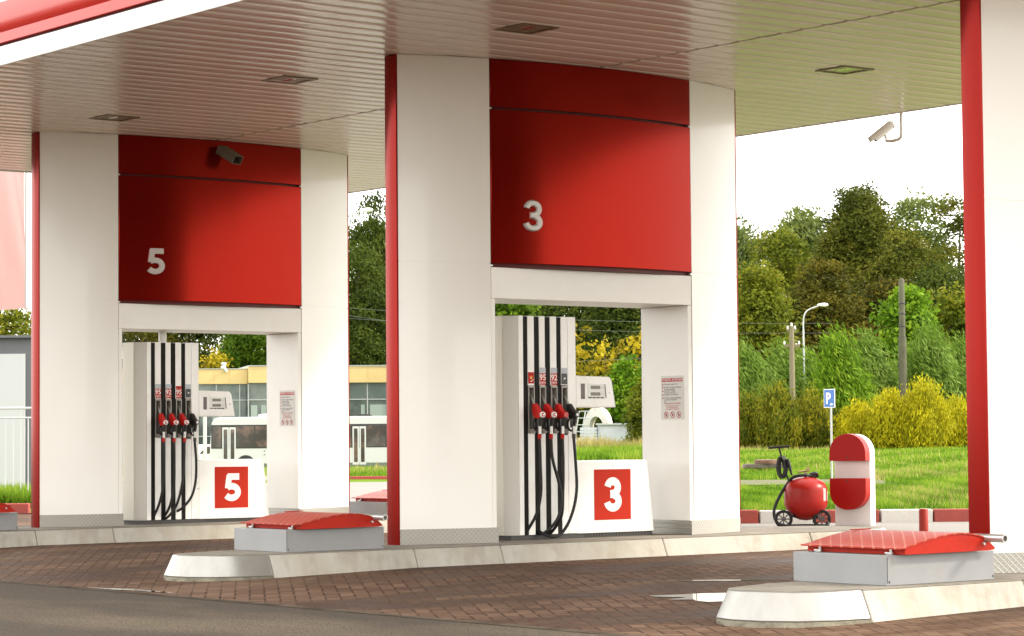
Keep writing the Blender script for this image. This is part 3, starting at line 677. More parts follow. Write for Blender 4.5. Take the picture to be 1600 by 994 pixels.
# ------------------------------------------------------------------ security cameras
CAMW = mat('camera_housing', (.78, .76, .71), .4)
CAMB = mat('camera_box_brown', (.13, .105, .07), .5)
def cctv(name, label, loc, aim, boxy):
    t = thing(name, label, 'security camera', loc)
    a = Vector(aim).normalized(); q = a.to_track_quat('Y', 'Z')
    mb = MB()
    if boxy:
        w_, h_ = .086, .058; L0, L1 = -.18, .14
        for x0, x1, z0, z1 in ((-w_, w_, h_ - .008, h_), (-w_, w_, -h_, -h_ + .008), (-w_, -w_ + .008, -h_, h_), (w_ - .008, w_, -h_, h_)): mb.box(x0, x1, L0, L1, z0, z1)
        mb.box(-w_ + .008, w_ - .008, L0, L0 + .01, -h_ + .008, h_ - .008)
        o = mb.build('housing', CAMB, t); lens_ = MB().lathe([(.0, .0), (.03, .0), (.03, .05), (0, .05)], (0, .02, 0), 12, 'y')
    else:
        mb.prism([(.06 * math.cos(R(k)), .05 * math.sin(R(k))) for k in range(0, 360, 24)], -.14, .16, 'y')
        o = mb.build('housing', CAMW, t, smooth=40); lens_ = MB().lathe([(.0, .0), (.036, .0), (.036, .008), (0, .008)], (0, .16, 0), 12, 'y')
        sh = MB(); pr_ = [(.070 * math.cos(R(k)), .062 * math.sin(R(k))) for k in range(-10, 191, 20)]; pr2 = [(x * .94, z * .94) for x, z in pr_[::-1]]
        sh.prism(pr_ + pr2, -.12, .21, 'y'); s_ = sh.build('sunshade', CAMW, t, smooth=40); s_.rotation_mode = 'QUATERNION'; s_.rotation_quaternion = q
    o.rotation_mode = 'QUATERNION'; o.rotation_quaternion = q
    l = lens_.build('lens', BLACK, o)
    return t
c5 = cctv('security_camera', 'box security camera fixed high on the red panel of portal 5', (XC + .05, Y5 + .115 - .78, KH + 4.78), (.25, -.75, -.45), True)
br_ = MB(); br_.tube([(0, 0, .05), (-.02, .22, .06)], .018, 8); br_.build('bracket', CAMW, c5, smooth=40)
cc = cctv('security_camera', 'pale security camera hanging on a bent arm from the canopy edge at right', (22.41, Y3 + .52, KH + 4.79), (-.62, .40, -.58), False)
cb = MB(); dx, dy = .03, -.26
cb.tube(crom([(dx, dy, .215), (dx, dy, -.06), (dx - .01, dy + .02, -.115), (dx - .03, dy + .08, -.135), (-.02, -.07, -.135), (.01, -.03, -.10), (.01, -.01, -.05)], 4), .021, 8)
cb.lathe([(.06, .0), (.06, .012), (0, .012)], (dx, dy, .203), 14); cb.build('arm', CAMW, cc, smooth=40)
wr = MB(); wr.tube(crom([(.05, -.10, .05), (.03, -.16, -.02), (.0, -.10, -.12)], 4), .004, 5); wr.build('wire', BLACK, cc)

# ------------------------------------------------------------------ things on the pavement at the right
DTX = 35.2
def bgthing(name, label, cat, px, d, rz=0, z=None, group=None):
    x, y = at(px, d); return thing(name, label, cat, (x, y, zterrain(px, d) if z is None else z), FACE + rz, group)
# air and water tower
tw = bgthing('air_water_post', 'rounded red and white air and water post beside the red tank', 'air post', 1327, 34.9, R(-27), 0.006)
bw = .26
def arch(x, top, flat, n=16): return [(x * math.cos(R(180 * k / n)), flat + (top - flat) * math.sin(R(180 * k / n))) for k in range(n + 1)]
TWW = mat('post_white', (.74, .70, .66), .4, noise=(3, (.68, .63, .58), .4, .8)); TWR = mat('post_red', (.30, .008, .006), .4, spec=.15)
MB().prism([(bw, 0), *arch(bw, 1.275, 1.015), (-bw, 0)], 0, .21, 'y').build('body', TWW, tw, smooth=30, bevel=.006)
MB().prism([*arch(bw + .002, 1.28, 1.015), (-bw - .002, .905), (bw + .002, .905)], -.2, -.002, 'y').build('upper_cover', TWR, tw, smooth=30, bevel=.004)
MB().prism([(bw + .002, .665), (-bw - .002, .665), *[(-x, .475 - (z - .475)) for x, z in arch(bw + .002, .72, .475)]], -.2, -.002, 'y').build('lower_cover', TWR, tw, smooth=30, bevel=.004)
lk = MB(); lk.box(-.004, .004, -.204, -.2, .93, .98); lk.lathe([(0, -.004), (.012, -.004), (.012, 0)], (0, -.2, .63), 8, 'y'); lk.build('lock', BLACK, tw)
# red tank trolley
tk = bgthing('tank_trolley', 'red round pressure tank on a black wheeled trolley with hose', 'tank trolley', 1254, 34.4, 0, .006)
TKR = mat('tank_red', (.29, .010, .006), .33, spec=.22, noise=(4, (.24, .010, .007), .4, .8)); FRM = mat('trolley_black', (.014, .012, .011), .6, spec=.2)
tkb = MB().lathe([(0, .10), (.09, .112), (.17, .15), (.235, .21), (.28, .275), (.294, .32), (.297, .36), (.297, .50), (.292, .54), (.275, .585), (.24, .625), (.17, .668), (.08, .692), (0, .698)], (0, 0, 0), 32).build('tank', TKR, tk, smooth=60)
for dx, w_ in ((.225, .05), (.272, .03)):
    q = MB(); q.box(dx - w_ / 2, dx + w_ / 2, -.20 + (.1 if dx > .25 else 0), -.196 + (.1 if dx > .25 else 0), .37, .54 if dx < .25 else .50); q.build('tank_label', LABW, tkb)
for wx in (-.325, .195):
    wb = MB(); wb.lathe([(.085, -.025), (.118, -.028), (.125, -.015), (.125, .015), (.118, .028), (.085, .025), (.085, -.025)], (wx, -.16, .127), 24, 'y', caps=False); wh = wb.build('wheel', FRM, tk, smooth=40)
    sp = MB(); sp.lathe([(0, -.02), (.03, -.02), (.03, .02), (0, .02)], (wx, -.16, .127), 12, 'y')
    for k in range(8):
        a = math.pi * k / 4; sp.tube([(wx, -.16, .127), (wx + .09 * math.cos(a), -.16, .127 + .09 * math.sin(a))], .009, 5)
    sp.build('spokes', mat('wheel_spokes', (.06, .05, .045), .5) if wx < 0 else bpy.data.materials['wheel_spokes'], wh)
fm = MB(); fm.tube([(-.36, -.16, .03), (.28, -.16, .03)], .018, 8); fm.tube([(-.36, .16, .03), (.28, .16, .03)], .018, 8)
fm.tube([(-.30, -.16, .127), (-.30, .16, .127)], .014, 8); fm.tube([(.2, -.16, .127), (.2, .16, .127)], .014, 8)
fm.tube([(-.2, -.12, .17), (0, 0, .12), (.15, -.12, .16)], .02, 8)
fm.tube([(-.235, 0, .66), (-.30, 0, .86), (-.355, 0, 1.10)], .013, 8); fm.tube([(-.50, 0, 1.095), (-.22, 0, 1.115)], .016, 8); fm.tube([(-.235, 0, .66), (-.21, 0, .52)], .015, 8)
fm.build('trolley_frame', FRM, tk, smooth=40)
ho = MB(); ho.tube(crom([(.06, -.05, .73), (.14, -.03, .745), (.15, .02, .70), (0, -.08, .72), (-.16, -.08, .70), (-.24, -.03, .62), (-.36, -.05, .44), (-.445, -.1, .25), (-.43, -.14, .11), (-.34, -.2, .045), (-.05, -.23, .03), (.24, -.23, .03), (.27, -.2, .08)], 6), .022, 10); ho.build('hose', RUBBER, tk, smooth=50)
h2 = MB()
for k in range(3): h2.tube([(-.30 + .05 * math.cos(a * math.pi / 8) - .02 * k, -.02 * k, .83 + .14 * math.sin(a * math.pi / 8)) for a in range(17)], .016, 8)
h2.tube([(-.25, -.03, .94), (-.19, -.05, .72)], [.03, .014], 8); h2.build('coiled_hose', RUBBER, tk, smooth=50)
vl = MB(); vl.tube([(0, 0, .70), (0, 0, .78)], .022, 8); vl.tube([(-.10, -.02, .765), (.05, -.02, .78)], .012, 8); vl.lathe([(0, -.01), (.028, -.01), (.028, .01), (0, .01)], (.03, -.05, .80), 10, 'y'); vl.build('valve', mat('brass', (.35, .25, .12), .4, .7), tk, smooth=40)
# bollard
bl = bgthing('bollard', 'short red steel bollard behind the nearest hatch', 'bollard', 1437, 31.3, 0, .004)
MB().lathe([(.058, 0), (.058, .325), (.05, .335), (0, .337)], n=20).build('post', mat('bollard_red', (.27, .022, .013), .5, spec=.2), bl, smooth=40)
MB().lathe([(.045, 0), (.045, .006), (0, .007)], (0, 0, .337), 18).build('cap', mat('bollard_cap', (.62, .40, .25), .5), bl)
# parking sign
SIGNB = mat('sign_blue', (.03, .13, .42), .35)
ps = bgthing('parking_sign', 'blue parking sign with white P on a thin grey post in the grass', 'road sign', 1293.5, 51, R(-58))
z0 = hz(1293, 637, 51) - ps.location.z; z1 = hz(1293, 608, 51) - ps.location.z; zh = (z0 + z1) / 2
ps_p = MB(); ps_p.tube([(0, .03, 0), (0, .03, z1 - .03)], .022, 10); ps_p.build('post', mat('post_grey', (.42, .43, .42), .5, .3), ps, smooth=40)
pw = .175; sp = MB(); sp.box(-pw, pw, -.012, -.002, z0, z1); spo = sp.build('plate', LABW, ps)
MB().box(-pw + .014, pw - .014, -.0145, -.0125, z0 + .014, z1 - .014).build('blue_face', SIGNB, spo)
o = textmb('P', .31, -.03, z0 + .085, .03).build('letter', LABW, spo); o.location.y = -.0165
ar = MB(); ar.add([(a, -.0165, z0 + .065 + b) for a, b in ((.02, 0), (.07, .03), (.07, .012), (.13, .012), (.13, -.012), (.07, -.012), (.07, -.03))], [(0, 1, 2, 3, 4, 5, 6)]); ar.build('arrow', LABW, spo)
# concrete hatch ring in the grass
mh = bgthing('manhole_ring', 'dark broken concrete well ring lying in the grass', 'manhole', 1190, 63, 0, zterrain(1190, 63) + .10)
MB().prism([(-.56, 0), (.56, 0), (.5, .13), (-.5, .11)], -.25, .3, 'y').build('slab', mat('old_concrete', (.12, .10, .075), .9, noise=(5, (.07, .06, .045), .4, .7), bump=(20, .6)), mh, bevel=.02)
MB().lathe([(.3, .12), (.3, .2), (.22, .22), (0, .2)], (.05, 0, 0), 14).build('lid', mat('rusty_lid', (.16, .075, .045), .8, noise=(9, (.08, .05, .03), .4, .7)), mh, smooth=40)

# ------------------------------------------------------------------ poles and wires
WOOD = mat('pole_wood', (.19, .16, .095), .85, noise=(6, (.17, .145, .09), .4, .7, (1, 1, .15))); CPOLE = mat('pole_concrete', (.095, .092, .055), .9, noise=(3, (.06, .058, .036), .4, .7)); PGAL = mat('lamp_post_grey', (.46, .48, .47), .5, .2)
d = 106; zt = zterrain(1408, d); cp = bgthing('concrete_pole', 'thick concrete pole with dark bands standing behind the yellow bushes', 'utility pole', 1408.5, d)
top = hz(1408, 438, d) - zt; sh_ = hz(1408, 527, d) - zt
MB().lathe([(.19, 0), (.17, sh_ - .01), (.17, sh_)], n=14).build('lower_shaft', CPOLE, cp, smooth=40)
MB().lathe([(.135, sh_), (.125, top), (.06, top + .1), (0, top + .1)], n=14).build('upper_shaft', CPOLE, cp, smooth=40)
bd = MB()
for py in (474, 490, 510, 527): z = hz(1408, py, d) - zt; bd.lathe([(.14, z - .03), (.15, z - .02), (.15, z + .02), (.14, z + .03)], n=14)
bd.build('bands', BLACK, cp)
d = 104; zt = zterrain(1236, d); wp = bgthing('wooden_pole', 'wooden utility pole with white insulators left of the street lamp', 'utility pole', 1235.5, d)
top = hz(1236, 510, d) - zt
MB().tube([(0, 0, 0), (0, 0, top)], [.14, .10], 10).build('pole', WOOD, wp, smooth=40)
ca = MB(); ca.box(-.33, .33, -.05, .05, top - .85, top - .75); ca.box(-.2, .2, -.04, .04, top - .2, top - .12); ca.build('crossarm', WOOD, wp)
for k, (x, z) in enumerate(((-.3, -.75), (.3, -.75), (-.16, -.12), (.14, -.12), (0, .0), (.18, -.85))):
    MB().lathe([(.03, 0), (.05, .04), (.03, .08), (.045, .12), (0, .15)], (x, 0, top + z), 10).build('insulator', LABW, wp, smooth=40)
def lamp(label, px, d, ytop, reach, base_z=None):
    zt = zterrain(px, d) if base_z is None else base_z; t = bgthing('street_lamp', label, 'street lamp', px, d, 0, zt, 'street lamps')
    h = hz(px, ytop, d) - zt; a = reach
    MB().tube([(0, 0, 0), (0, 0, h - 1.0)], [.055, .042], 10).build('post', PGAL, t, smooth=40)
    MB().tube(crom([(0, 0, h - 1.0), (0, 0, h - .75), (.08 * a, 0, h - .35), (.35 * a, 0, h - .12), (a, 0, h + .05)], 5), .034, 8).build('arm', PGAL, t, smooth=40)
    hd = MB(); hd.lathe([(0, -.24), (.04, -.20), (.075, -.05), (.09, .10), (.06, .24), (0, .27)], (a + .18, 0, h + .1), 12, 'x'); o = hd.build('lamp_head', LABW, t, smooth=40)
    return t
lamp('curved street lamp rising above the green willows at right', 1254, 112, 480, .68)
lamp('street lamp head on an arm between portals 5 and 3', 533, 92, 332, .70, -.1)
po = bgthing('metal_post', 'plain grey post in front of the bus left of dispenser 5 number box', 'post', 317.5, 100, 0, -.3); MB().tube([(0, 0, 0), (0, 0, 3.1)], .075, 8).build('shaft', PGAL, po, smooth=40)
WIRE = mat('wire_grey', (.14, .14, .13), .6)
def wire(p0, p1, sag, label):
    a = Vector((*at(p0[0], p0[2]), hz(*p0))); b = Vector((*at(p1[0], p1[2]), hz(*p1))); pts = [a.lerp(b, k / 16) - Vector((0, 0, sag * 4 * (k / 16) * (1 - k / 16))) for k in range(17)]
    tag(MB().tube(pts, .006, 5).build('overhead_wire', WIRE, smooth=60), label, 'wire', 'overhead wires')
wire((150, 445, 112), (1300, 505, 112), .5, 'topmost thin overhead wire crossing the dark trees')
wire((150, 462, 112), (1300, 520, 112), .5, 'second thin overhead wire crossing the dark trees')
wire((150, 575, 112), (1300, 540, 112), .4, 'lowest thin overhead wire behind both dispensers')
wire((150, 415, 105), (760, 520, 105), .3, 'steep thin overhead wire between portals 5 and 3')

# ------------------------------------------------------------------ background buildings and vehicles
YB = mat('yellow_cladding', (.56, .41, .18), .5, noise=(.5, (.50, .36, .15), .45, .7)); GLS = mat('office_glass', (.10, .125, .12), .1, spec=.35, noise=(.7, (.17, .19, .175), .42, .62, (1, 1, .4)), noise2=(.35, (.045, .055, .055), .5, .62)); MUL = mat('mullion_grey', (.34, .36, .36), .4); CURT = mat('pale_blind', (.26, .31, .29), .7)
bb = bgthing('office_building', 'low building with yellow parapet and glass front behind the bus', 'building', 500, 158, R(12), -.35)
hb_ = hz(400, 579, 160) + .35
def xw(px): return (px - 500) / F_PX * 158
mbw = MB(); mbw.box(xw(120), xw(384), .06, 9, 0, hb_ - .9); mbw.box(xw(384), xw(760), -.54, 9, 0, hb_ - .85); bw_ = mbw.build('wall', GLS, bb)
mbp = MB(); mbp.box(xw(118), xw(383.5), -.16, 9.2, hb_ - .92, hb_); mbp.box(xw(384), xw(762), -.8, 9.2, hb_ - .87, hb_ + .16); prp = mbp.build('parapet', YB, bb)
cpg = MB(); cpg.box(xw(117), xw(383.5), -.2, 9.25, hb_ + .001, hb_ + .05); cpg.box(xw(384), xw(763), -.84, 9.25, hb_ + .161, hb_ + .22); cpg.build('coping', MUL, prp)
jt = MB()
for px in range(140, 380, 24): jt.box(xw(px), xw(px) + .02, -.168, -.161, hb_ - .9, hb_ - .02)
for px in range(420, 760, 30): jt.box(xw(px), xw(px) + .02, -.808, -.801, hb_ - .85, hb_ + .13)
jt.build('panel_joint', mat('joint_tan', (.5, .33, .12), .7), prp)
for a, b, y in ((120, 384, .0), (384, 760, -.60)):
    fr = MB(); px = a
    while px <= b: fr.box(xw(px) - .035, xw(px) + .035, y - .02, y + .058, 0, hb_ - .93); px += 36 if a < 200 else 31
    for z in (.9, 1.9, 4.15): fr.box(xw(a), xw(b), y - .014, y + .058, z, z + .06)
    fr.build('window_frame', MUL, bb)
for a, b in ((388, 398), (404, 412), (560, 566), (574, 600), (330, 345)): MB().box(xw(a), xw(b), (-.56 if a > 384 else .035), (-.542 if a > 384 else .055), 1.95, 3.85).build('blind', CURT, bb)
fl = MB(); fl.tube([(xw(343), -.9, hb_ + .12), (xw(350), -.25, hb_ - .12)], [.09, .13], 8); fl.tube([(xw(350), -.2, hb_ - .1), (xw(350), .1, hb_ + .3)], .03, 6); fl.build('floodlight', LABW, bb)
vp = MB(); vp.lathe([(.1, hb_), (.1, hb_ + .3), (.17, hb_ + .32), (.17, hb_ + .42), (0, hb_ + .47)], (xw(349), .5, 0), 10); vp.build('roof_vent', PGAL, bb)
# bus
BUSW = mat('bus_white', (.50, .50, .50), .35, coat=.2); BUSG = mat('bus_glass', (.035, .028, .024), .1, spec=.6, noise=(1.2, (.16, .10, .07), .5, .68), noise2=(.8, (.09, .09, .09), .5, .7)); TYRE = mat('tyre', (.02, .02, .02), .8)
bs = bgthing('city_bus', 'white city bus with dark windows parked in front of the yellow building', 'bus', 325, 123, R(3), -.36)
K = 123 / F_PX; BL = 11.6
def bx_(px): return (px - 325) * K
prof = [(0.02, .34), (0.0, .9), (.03, 1.6), (.10, 2.52), (.22, 2.72), (.5, 2.80), (BL - .3, 2.80), (BL - .05, 2.6), (BL, 1.5), (BL, .34)]
body = MB().prism(prof, 0, 2.4, 'y').build('body', BUSW, bs, bevel=.06)
wb_ = MB(); wb_.box(.07, BL - .2, -.008, .3, 1.26, 2.42); wb_.build('window_band', BLACK, bs, bevel=.003)
wn = MB(); wn.box(.13, bx_(343), -.012, .2, 1.30, 2.36); wn.box(bx_(366), bx_(546), -.012, .2, 1.30, 2.36); wn.box(bx_(568), BL - .25, -.012, .2, 1.30, 2.36); wn.build('side_window', BUSG, bs, bevel=.02)
mu = MB()
for px in (395, 425, 455, 485, 515, 600, 635): mu.box(bx_(px) - .03, bx_(px) + .03, -.016, -.0125, 1.30, 2.36)
mu.build('window_pillar', BLACK, bs)
for a in (343.5, 546.5):
    for k in range(2):
        x0 = bx_(a) + .03 + k * .34; dr = MB()
        dr.box(x0, x0 + .32, -.02, .1, .42, 2.30); dro = dr.build('door', BUSW, bs, bevel=.01)
        MB().box(x0 + .07, x0 + .25, -.026, -.0205, .55, 2.2).build('pane', BUSG, dro)
for px in (381, 640):
    wb = MB(); wb.lathe([(.26, -.03), (.45, -.03), (.47, 0), (.47, .22), (.26, .22)], (bx_(px), 0, .47), 24, 'y'); wo = wb.build('wheel', TYRE, bs, smooth=40)
    MB().lathe([(0, -.01), (.25, -.02), (.25, .05)], (bx_(px), 0, .47), 16, 'y').build('rim', PGAL, wo)
ac = MB(); ac.prism([(bx_(399), 2.80), (bx_(400), 2.93), (bx_(415), 2.99), (bx_(432), 2.93), (bx_(434), 2.80)], .6, 1.9, 'y'); ac.prism([(bx_(552), 2.80), (bx_(556), 2.9), (bx_(574), 2.9), (bx_(580), 2.80)], .5, 1.9, 'y', 1); ac.build('roof_unit', [BUSW, BLACK], bs)
mr = MB(); mr.box(.3, BL, -.006, .1, .34, .52); mr.box(bx_(409), bx_(411), -.008, 0, 1.1, 1.16); mr.box(bx_(409), bx_(411), -.008, 0, .92, .98); mr.build('skirt_trim', mat('bus_skirt', (.10, .13, .09), .5), bs)
# car behind the bus
cr0 = bgthing('parked_car', 'small pale car partly hidden left of the bus', 'car', 312, 127, R(55), -.37)
cprof = [(-2.0, .25), (-2.05, .75), (-1.9, .95), (-1.2, 1.0), (-.6, 1.45), (.7, 1.48), (1.4, 1.0), (2.0, .85), (2.05, .3)]
MB().prism(cprof, -.8, .8, 'y').build('body', mat('car_silver', (.6, .6, .62), .3, .3), cr0, bevel=.06)
cg = MB()
for y0, y1 in ((-.808, -.79), (.79, .808)): cg.prism([(-1.05, 1.02), (-.55, 1.38), (.62, 1.40), (1.2, 1.02)], y0, y1, 'y')
cg.prism([(-.72, -1.22), (.72, -1.22), (.66, -.66), (-.66, -.66)], 0, 0.001); cg.build('side_glass', BUSG, cr0)
for x in (-1.3, 1.3):
    for y in (-.82, .66): MB().lathe([(0, 0), (.31, 0), (.31, .16), (0, .16)], (x, y, .31), 16, 'y').build('wheel', TYRE, cr0, smooth=40)
for y in (-.7, .5): MB().box(-2.07, -1.98, y, y + .2, .62, .85).build('tail_light', LABR, cr0)
# low white shed and arch with bell
SHED = mat('whitewashed_board', (.50, .53, .57), .7, noise=(1.5, (.40, .43, .46), .4, .7)); STONE = mat('arch_white', (.60, .58, .55), .7, noise=(2, (.44, .40, .34), .45, .7))
d = 108; zb = zterrain(950, d); kx = d / F_PX
sh = bgthing('garden_shed', 'low whitewashed flat roofed shed behind dispenser 3', 'shed', 950, d, R(-14))
zr = hz(950, 664, d) - zb
MB().box((930 - 950) * kx, (992 - 950) * kx, 0, 2.2, -.2, zr).build('wall', SHED, sh)
cw = MB()
for k in range(9): cw.box((903 - 950) * kx, (929.6 - 950) * kx, -.12 - .02 * (k % 2), .6, -.2 + k * (zr - .08 + .2) / 9, -.2 + (k + 1) * (zr - .08 + .2) / 9 - .02)
cw.build('plank_wall', SHED, sh)
MB().box((928 - 950) * kx, (994 - 950) * kx, -.12, 2.4, zr + .002, zr + .07).build('roof', mat('roof_felt', (.42, .43, .42), .7), sh)
MB().box((980 - 950) * kx, (982 - 950) * kx, -.02, -.001, zr - .42, zr - .2).build('vent', BLACK, sh)
ax = bgthing('bell_arch', 'white curved arch with a small bell above the shed', 'arch', 928, 111, R(-20)); zb = zterrain(928, 111); k2 = 111 / F_PX
za = hz(928, 665, 111) - zb; zt_ = hz(928, 636, 111) - zb; ro = 20 * k2
am = MB(); pts = [(-ro, -.2), (-ro, za - .1)] + [(-ro * math.cos(R(a)), za - .1 + (zt_ - za + .1) * math.sin(R(a))) for a in range(15, 180, 15)] + [(ro, za - .1), (ro, -.2)]
inn = [(x * .58, z if z < za else za - .1 + (z - za + .1) * .55) for x, z in pts]
am.prism(pts + inn[::-1], 0, .7, 'y'); am.build('arch_wall', STONE, ax)
MB().lathe([(.14, za - .22), (.11, za - .12), (.09, za + .0), (.04, za + .06), (0, za + .07)], (.03, .35, 0), 14).build('bell', mat('bell_bronze', (.10, .07, .05), .5, .5), ax, smooth=40)
lt = MB(); 
for x in (-1.0, -.72, -.45): lt.tube([(x, -.2, 0), (x + .3, -.2, zt_ - .2)], .03, 6)
for k in range(7): lt.tube([(-.95 + .06 * k, -.22, .5 + k * .3), (-.40 + .06 * k, -.22, .5 + k * .3)], .02, 5)
lt.build('lattice', PGAL, ax)
# kiosk, railing, flag at the left edge
KG = mat('kiosk_grey', (.10, .105, .115), .5); KP = mat('kiosk_panel', (.44, .45, .46), .4)
d = 52; kk = d / F_PX; ks = bgthing('service_kiosk', 'grey framed kiosk with white panel at the left edge', 'kiosk', 20, d, R(0)); zb = ks.location.z
top = hz(20, 528, d) - zb; pt = hz(20, 553, d) - zb; pb_ = .1
MB().box(-2.2, (47 - 20) * kk, .05, 2.6, -.3, top - .001).build('frame', KG, ks)
MB().box(-2.15, (36.5 - 20) * kk, -.02, .048, pb_, pt).build('panel', KP, ks)
MB().box(-2.3, (50 - 20) * kk, -.12, 2.8, top, top + .05).build('roof', KG, ks)
MB().box(-.42, -.38, -.03, -.021, .1, .75).build('red_strip', LABR, ks)
d = 47.2; kk = d / F_PX; rl = bgthing('white_railing', 'white tubular railing in front of the kiosk', 'railing', 20, d)
RW = mat('railing_white', (.52, .52, .52), .4); zb = rl.location.z; zt_ = hz(20, 638, d) - zb; z2 = hz(20, 653, d) - zb
q = MB(); q.tube([(-3, 0, zt_), ((50 - 20) * kk, 0, zt_)], .022, 8); q.tube([(-3, 0, z2), ((50 - 20) * kk, 0, z2)], .016, 8); q.build('rail', RW, rl, smooth=40)
for k in range(-10, 3): MB().tube([((8 + 11.8 * k - 20 + 22) * kk, 0, 0), ((8 + 11.8 * k - 20 + 22) * kk, 0, z2 if k % 3 else zt_)], .013, 6).build('baluster', RW, rl, smooth=40)
d = 40; kk = d / F_PX; fz0, fz1 = hz(20, 483, d), hz(20, 225, d)
fg = bgthing('banner_flag', 'pale red and white banner hanging at the left edge', 'flag', 20, d, 0, 0)
FLG = bpy.data.materials.new('banner_cloth'); FLG.use_nodes = True; t = FLG.node_tree; b = t.nodes['Principled BSDF']; b.inputs['Base Color'].default_value = (.60, .38, .36, 1); b.inputs['Roughness'].default_value = .8
tr = t.nodes.new('ShaderNodeBsdfTranslucent'); tr.inputs[0].default_value = (.60, .35, .33, 1); ms = t.nodes.new('ShaderNodeMixShader'); ms.inputs[0].default_value = .6
t.links.new(b.outputs[0], ms.inputs[1]); t.links.new(tr.outputs[0], ms.inputs[2]); t.links.new(ms.outputs[0], t.nodes['Material Output'].inputs[0])
HEM = mat('banner_hem', (.5, .47, .44), .8)
q = MB(); nx, nzz = 16, 8; vs_ = []
for j in range(nzz + 1):
    for i in range(nx + 1): x = -1.2 + ((36 - 20) * kk + 1.2) * i / nx; vs_.append((x, .05 * math.sin(x * 9 + j * .5), fz0 + (fz1 - fz0) * j / nzz + .02 * math.sin(x * 5)))
q.add(vs_, [(j * (nx + 1) + i, j * (nx + 1) + i + 1, (j + 1) * (nx + 1) + i + 1, (j + 1) * (nx + 1) + i) for j in range(nzz) for i in range(nx)]); q.build('cloth', FLG, fg, smooth=60)
q = MB(); q.box((36 - 20) * kk + .002, (39.5 - 20) * kk, -.01, .01, fz0 - .02, fz1); q.build('hem', HEM, fg)
q = MB(); q.tube([(-1.25, 0, 0), (-1.25, 0, fz1 + .4)], .05, 10); q.tube([(-1.25, 0, fz1 + .02), ((40 - 20) * kk, 0, fz1 + .02)], .02, 8); q.build('pole', PGAL, fg, smooth=40)

# ------------------------------------------------------------------ trees, bushes, grass
def leafmesh(name, pts, nrm, size, aspect, tint, m, streak=None, seed=0):
    g = np.random.default_rng(seed); n = len(pts); sz = size * g.uniform(.5, 1.5, n)
    if streak is None: t = g.normal(size=(n, 3)); t[:, 2] *= .7
    else: t = np.array(streak) + g.normal(size=(n, 3)) * .38
    t /= np.linalg.norm(t, axis=1)[:, None]
    k = nrm * .9 + g.normal(size=(n, 3)) * .75; b = np.cross(k, t); b /= np.linalg.norm(b, axis=1)[:, None] + 1e-9
    a = t * (sz * .5)[:, None]; c = b * (sz * .5 * aspect)[:, None]
    v = np.empty((n, 4, 3)); v[:, 0] = pts - a; v[:, 1] = pts + c * .9 - a * .1; v[:, 2] = pts + a; v[:, 3] = pts - c * .9 - a * .1
    me = bpy.data.meshes.new(name); me.vertices.add(4 * n); me.vertices.foreach_set('co', v.reshape(-1)); me.loops.add(4 * n); me.loops.foreach_set('vertex_index', np.arange(4 * n, dtype=np.int32))
    me.polygons.add(n); me.polygons.foreach_set('loop_start', np.arange(0, 4 * n, 4, dtype=np.int32)); me.polygons.foreach_set('loop_total', np.full(n, 4, np.int32))
    at_ = me.attributes.new('tint', 'FLOAT', 'POINT'); at_.data.foreach_set('value', np.repeat(np.clip(tint, 0, 1), 4).astype(np.float32)); me.update(); me.validate(); me.materials.append(m); return me
def crown_points(g, w, h, shape, nclump, nleaf, clump, z0, tall=.36, lean=0):
    """leaf clumps through a crown: shape(t) -> relative radius at height t"""
    P, N, T = [], [], []
    ts = g.random(nclump * 3); keep = g.random(nclump * 3) < np.array([shape(t) ** 1.3 + .14 for t in ts]); ts = ts[keep][:nclump]
    for t in ts:
        rr = shape(t) * w / 2 * math.sqrt(g.uniform(.12, 1.05)) * g.uniform(.86, 1.1); a = g.uniform(0, 2 * math.pi)
        c = np.array((rr * math.cos(a), rr * math.sin(a), z0 + t * h)); k = max(8, int(nleaf * g.uniform(.5, 1.5))); cs = clump * g.uniform(.6, 1.35)
        q = np.clip(g.normal(size=(k, 3)), -1.7, 1.7) * np.array((.50, .50, .24) if tall < .5 else (.34, .34, tall)) * cs
        if tall < .5: q[:, 2] -= .32 * (q[:, 0] ** 2 + q[:, 1] ** 2) / cs
        out = np.array((math.cos(a), math.sin(a), .5)); P.append(c + q); N.append(q / (np.linalg.norm(q, axis=1)[:, None] + 1e-6) * .6 + out * .8); T.append(np.full(k, g.uniform(.16, .84)) + g.normal(size=k) * .06)
    P = np.concatenate(P); P[:, 0] += lean * w * np.clip((P[:, 2] - z0) / h, 0, 1.2) ** 2
    return P, np.concatenate(N), np.concatenate(T)
BARK = mat('bark', (.09, .07, .05), .9, noise=(5, (.05, .04, .03), .4, .7)); BIRCH = mat('birch_bark', (.45, .43, .39), .8, noise=(6, (.08, .07, .06), .52, .62, (1, 1, 2.5)))
def trunkmesh(g, h, r, spread, m, n=7):
    mb = MB(); mb.tube(crom([(0, 0, -.4), (.1 * g.normal(), .1 * g.normal(), h * .35), (.2 * g.normal(), .2 * g.normal(), h * .7), (.2 * g.normal(), .2 * g.normal(), h * .95)], 3), [r * (1 - .09 * k) for k in range(10)], 8)
    for k in range(n):
        z = h * g.uniform(.25, .8); a = g.uniform(0, 6.28); L_ = spread * g.uniform(.5, .9) * (1.1 - z / h)
        mb.tube([(0, 0, z), (L_ * .5 * math.cos(a), L_ * .5 * math.sin(a), z + L_ * .35), (L_ * math.cos(a), L_ * math.sin(a), z + L_ * .9)], [r * .35, r * .22, r * .07], 5)
    return mb
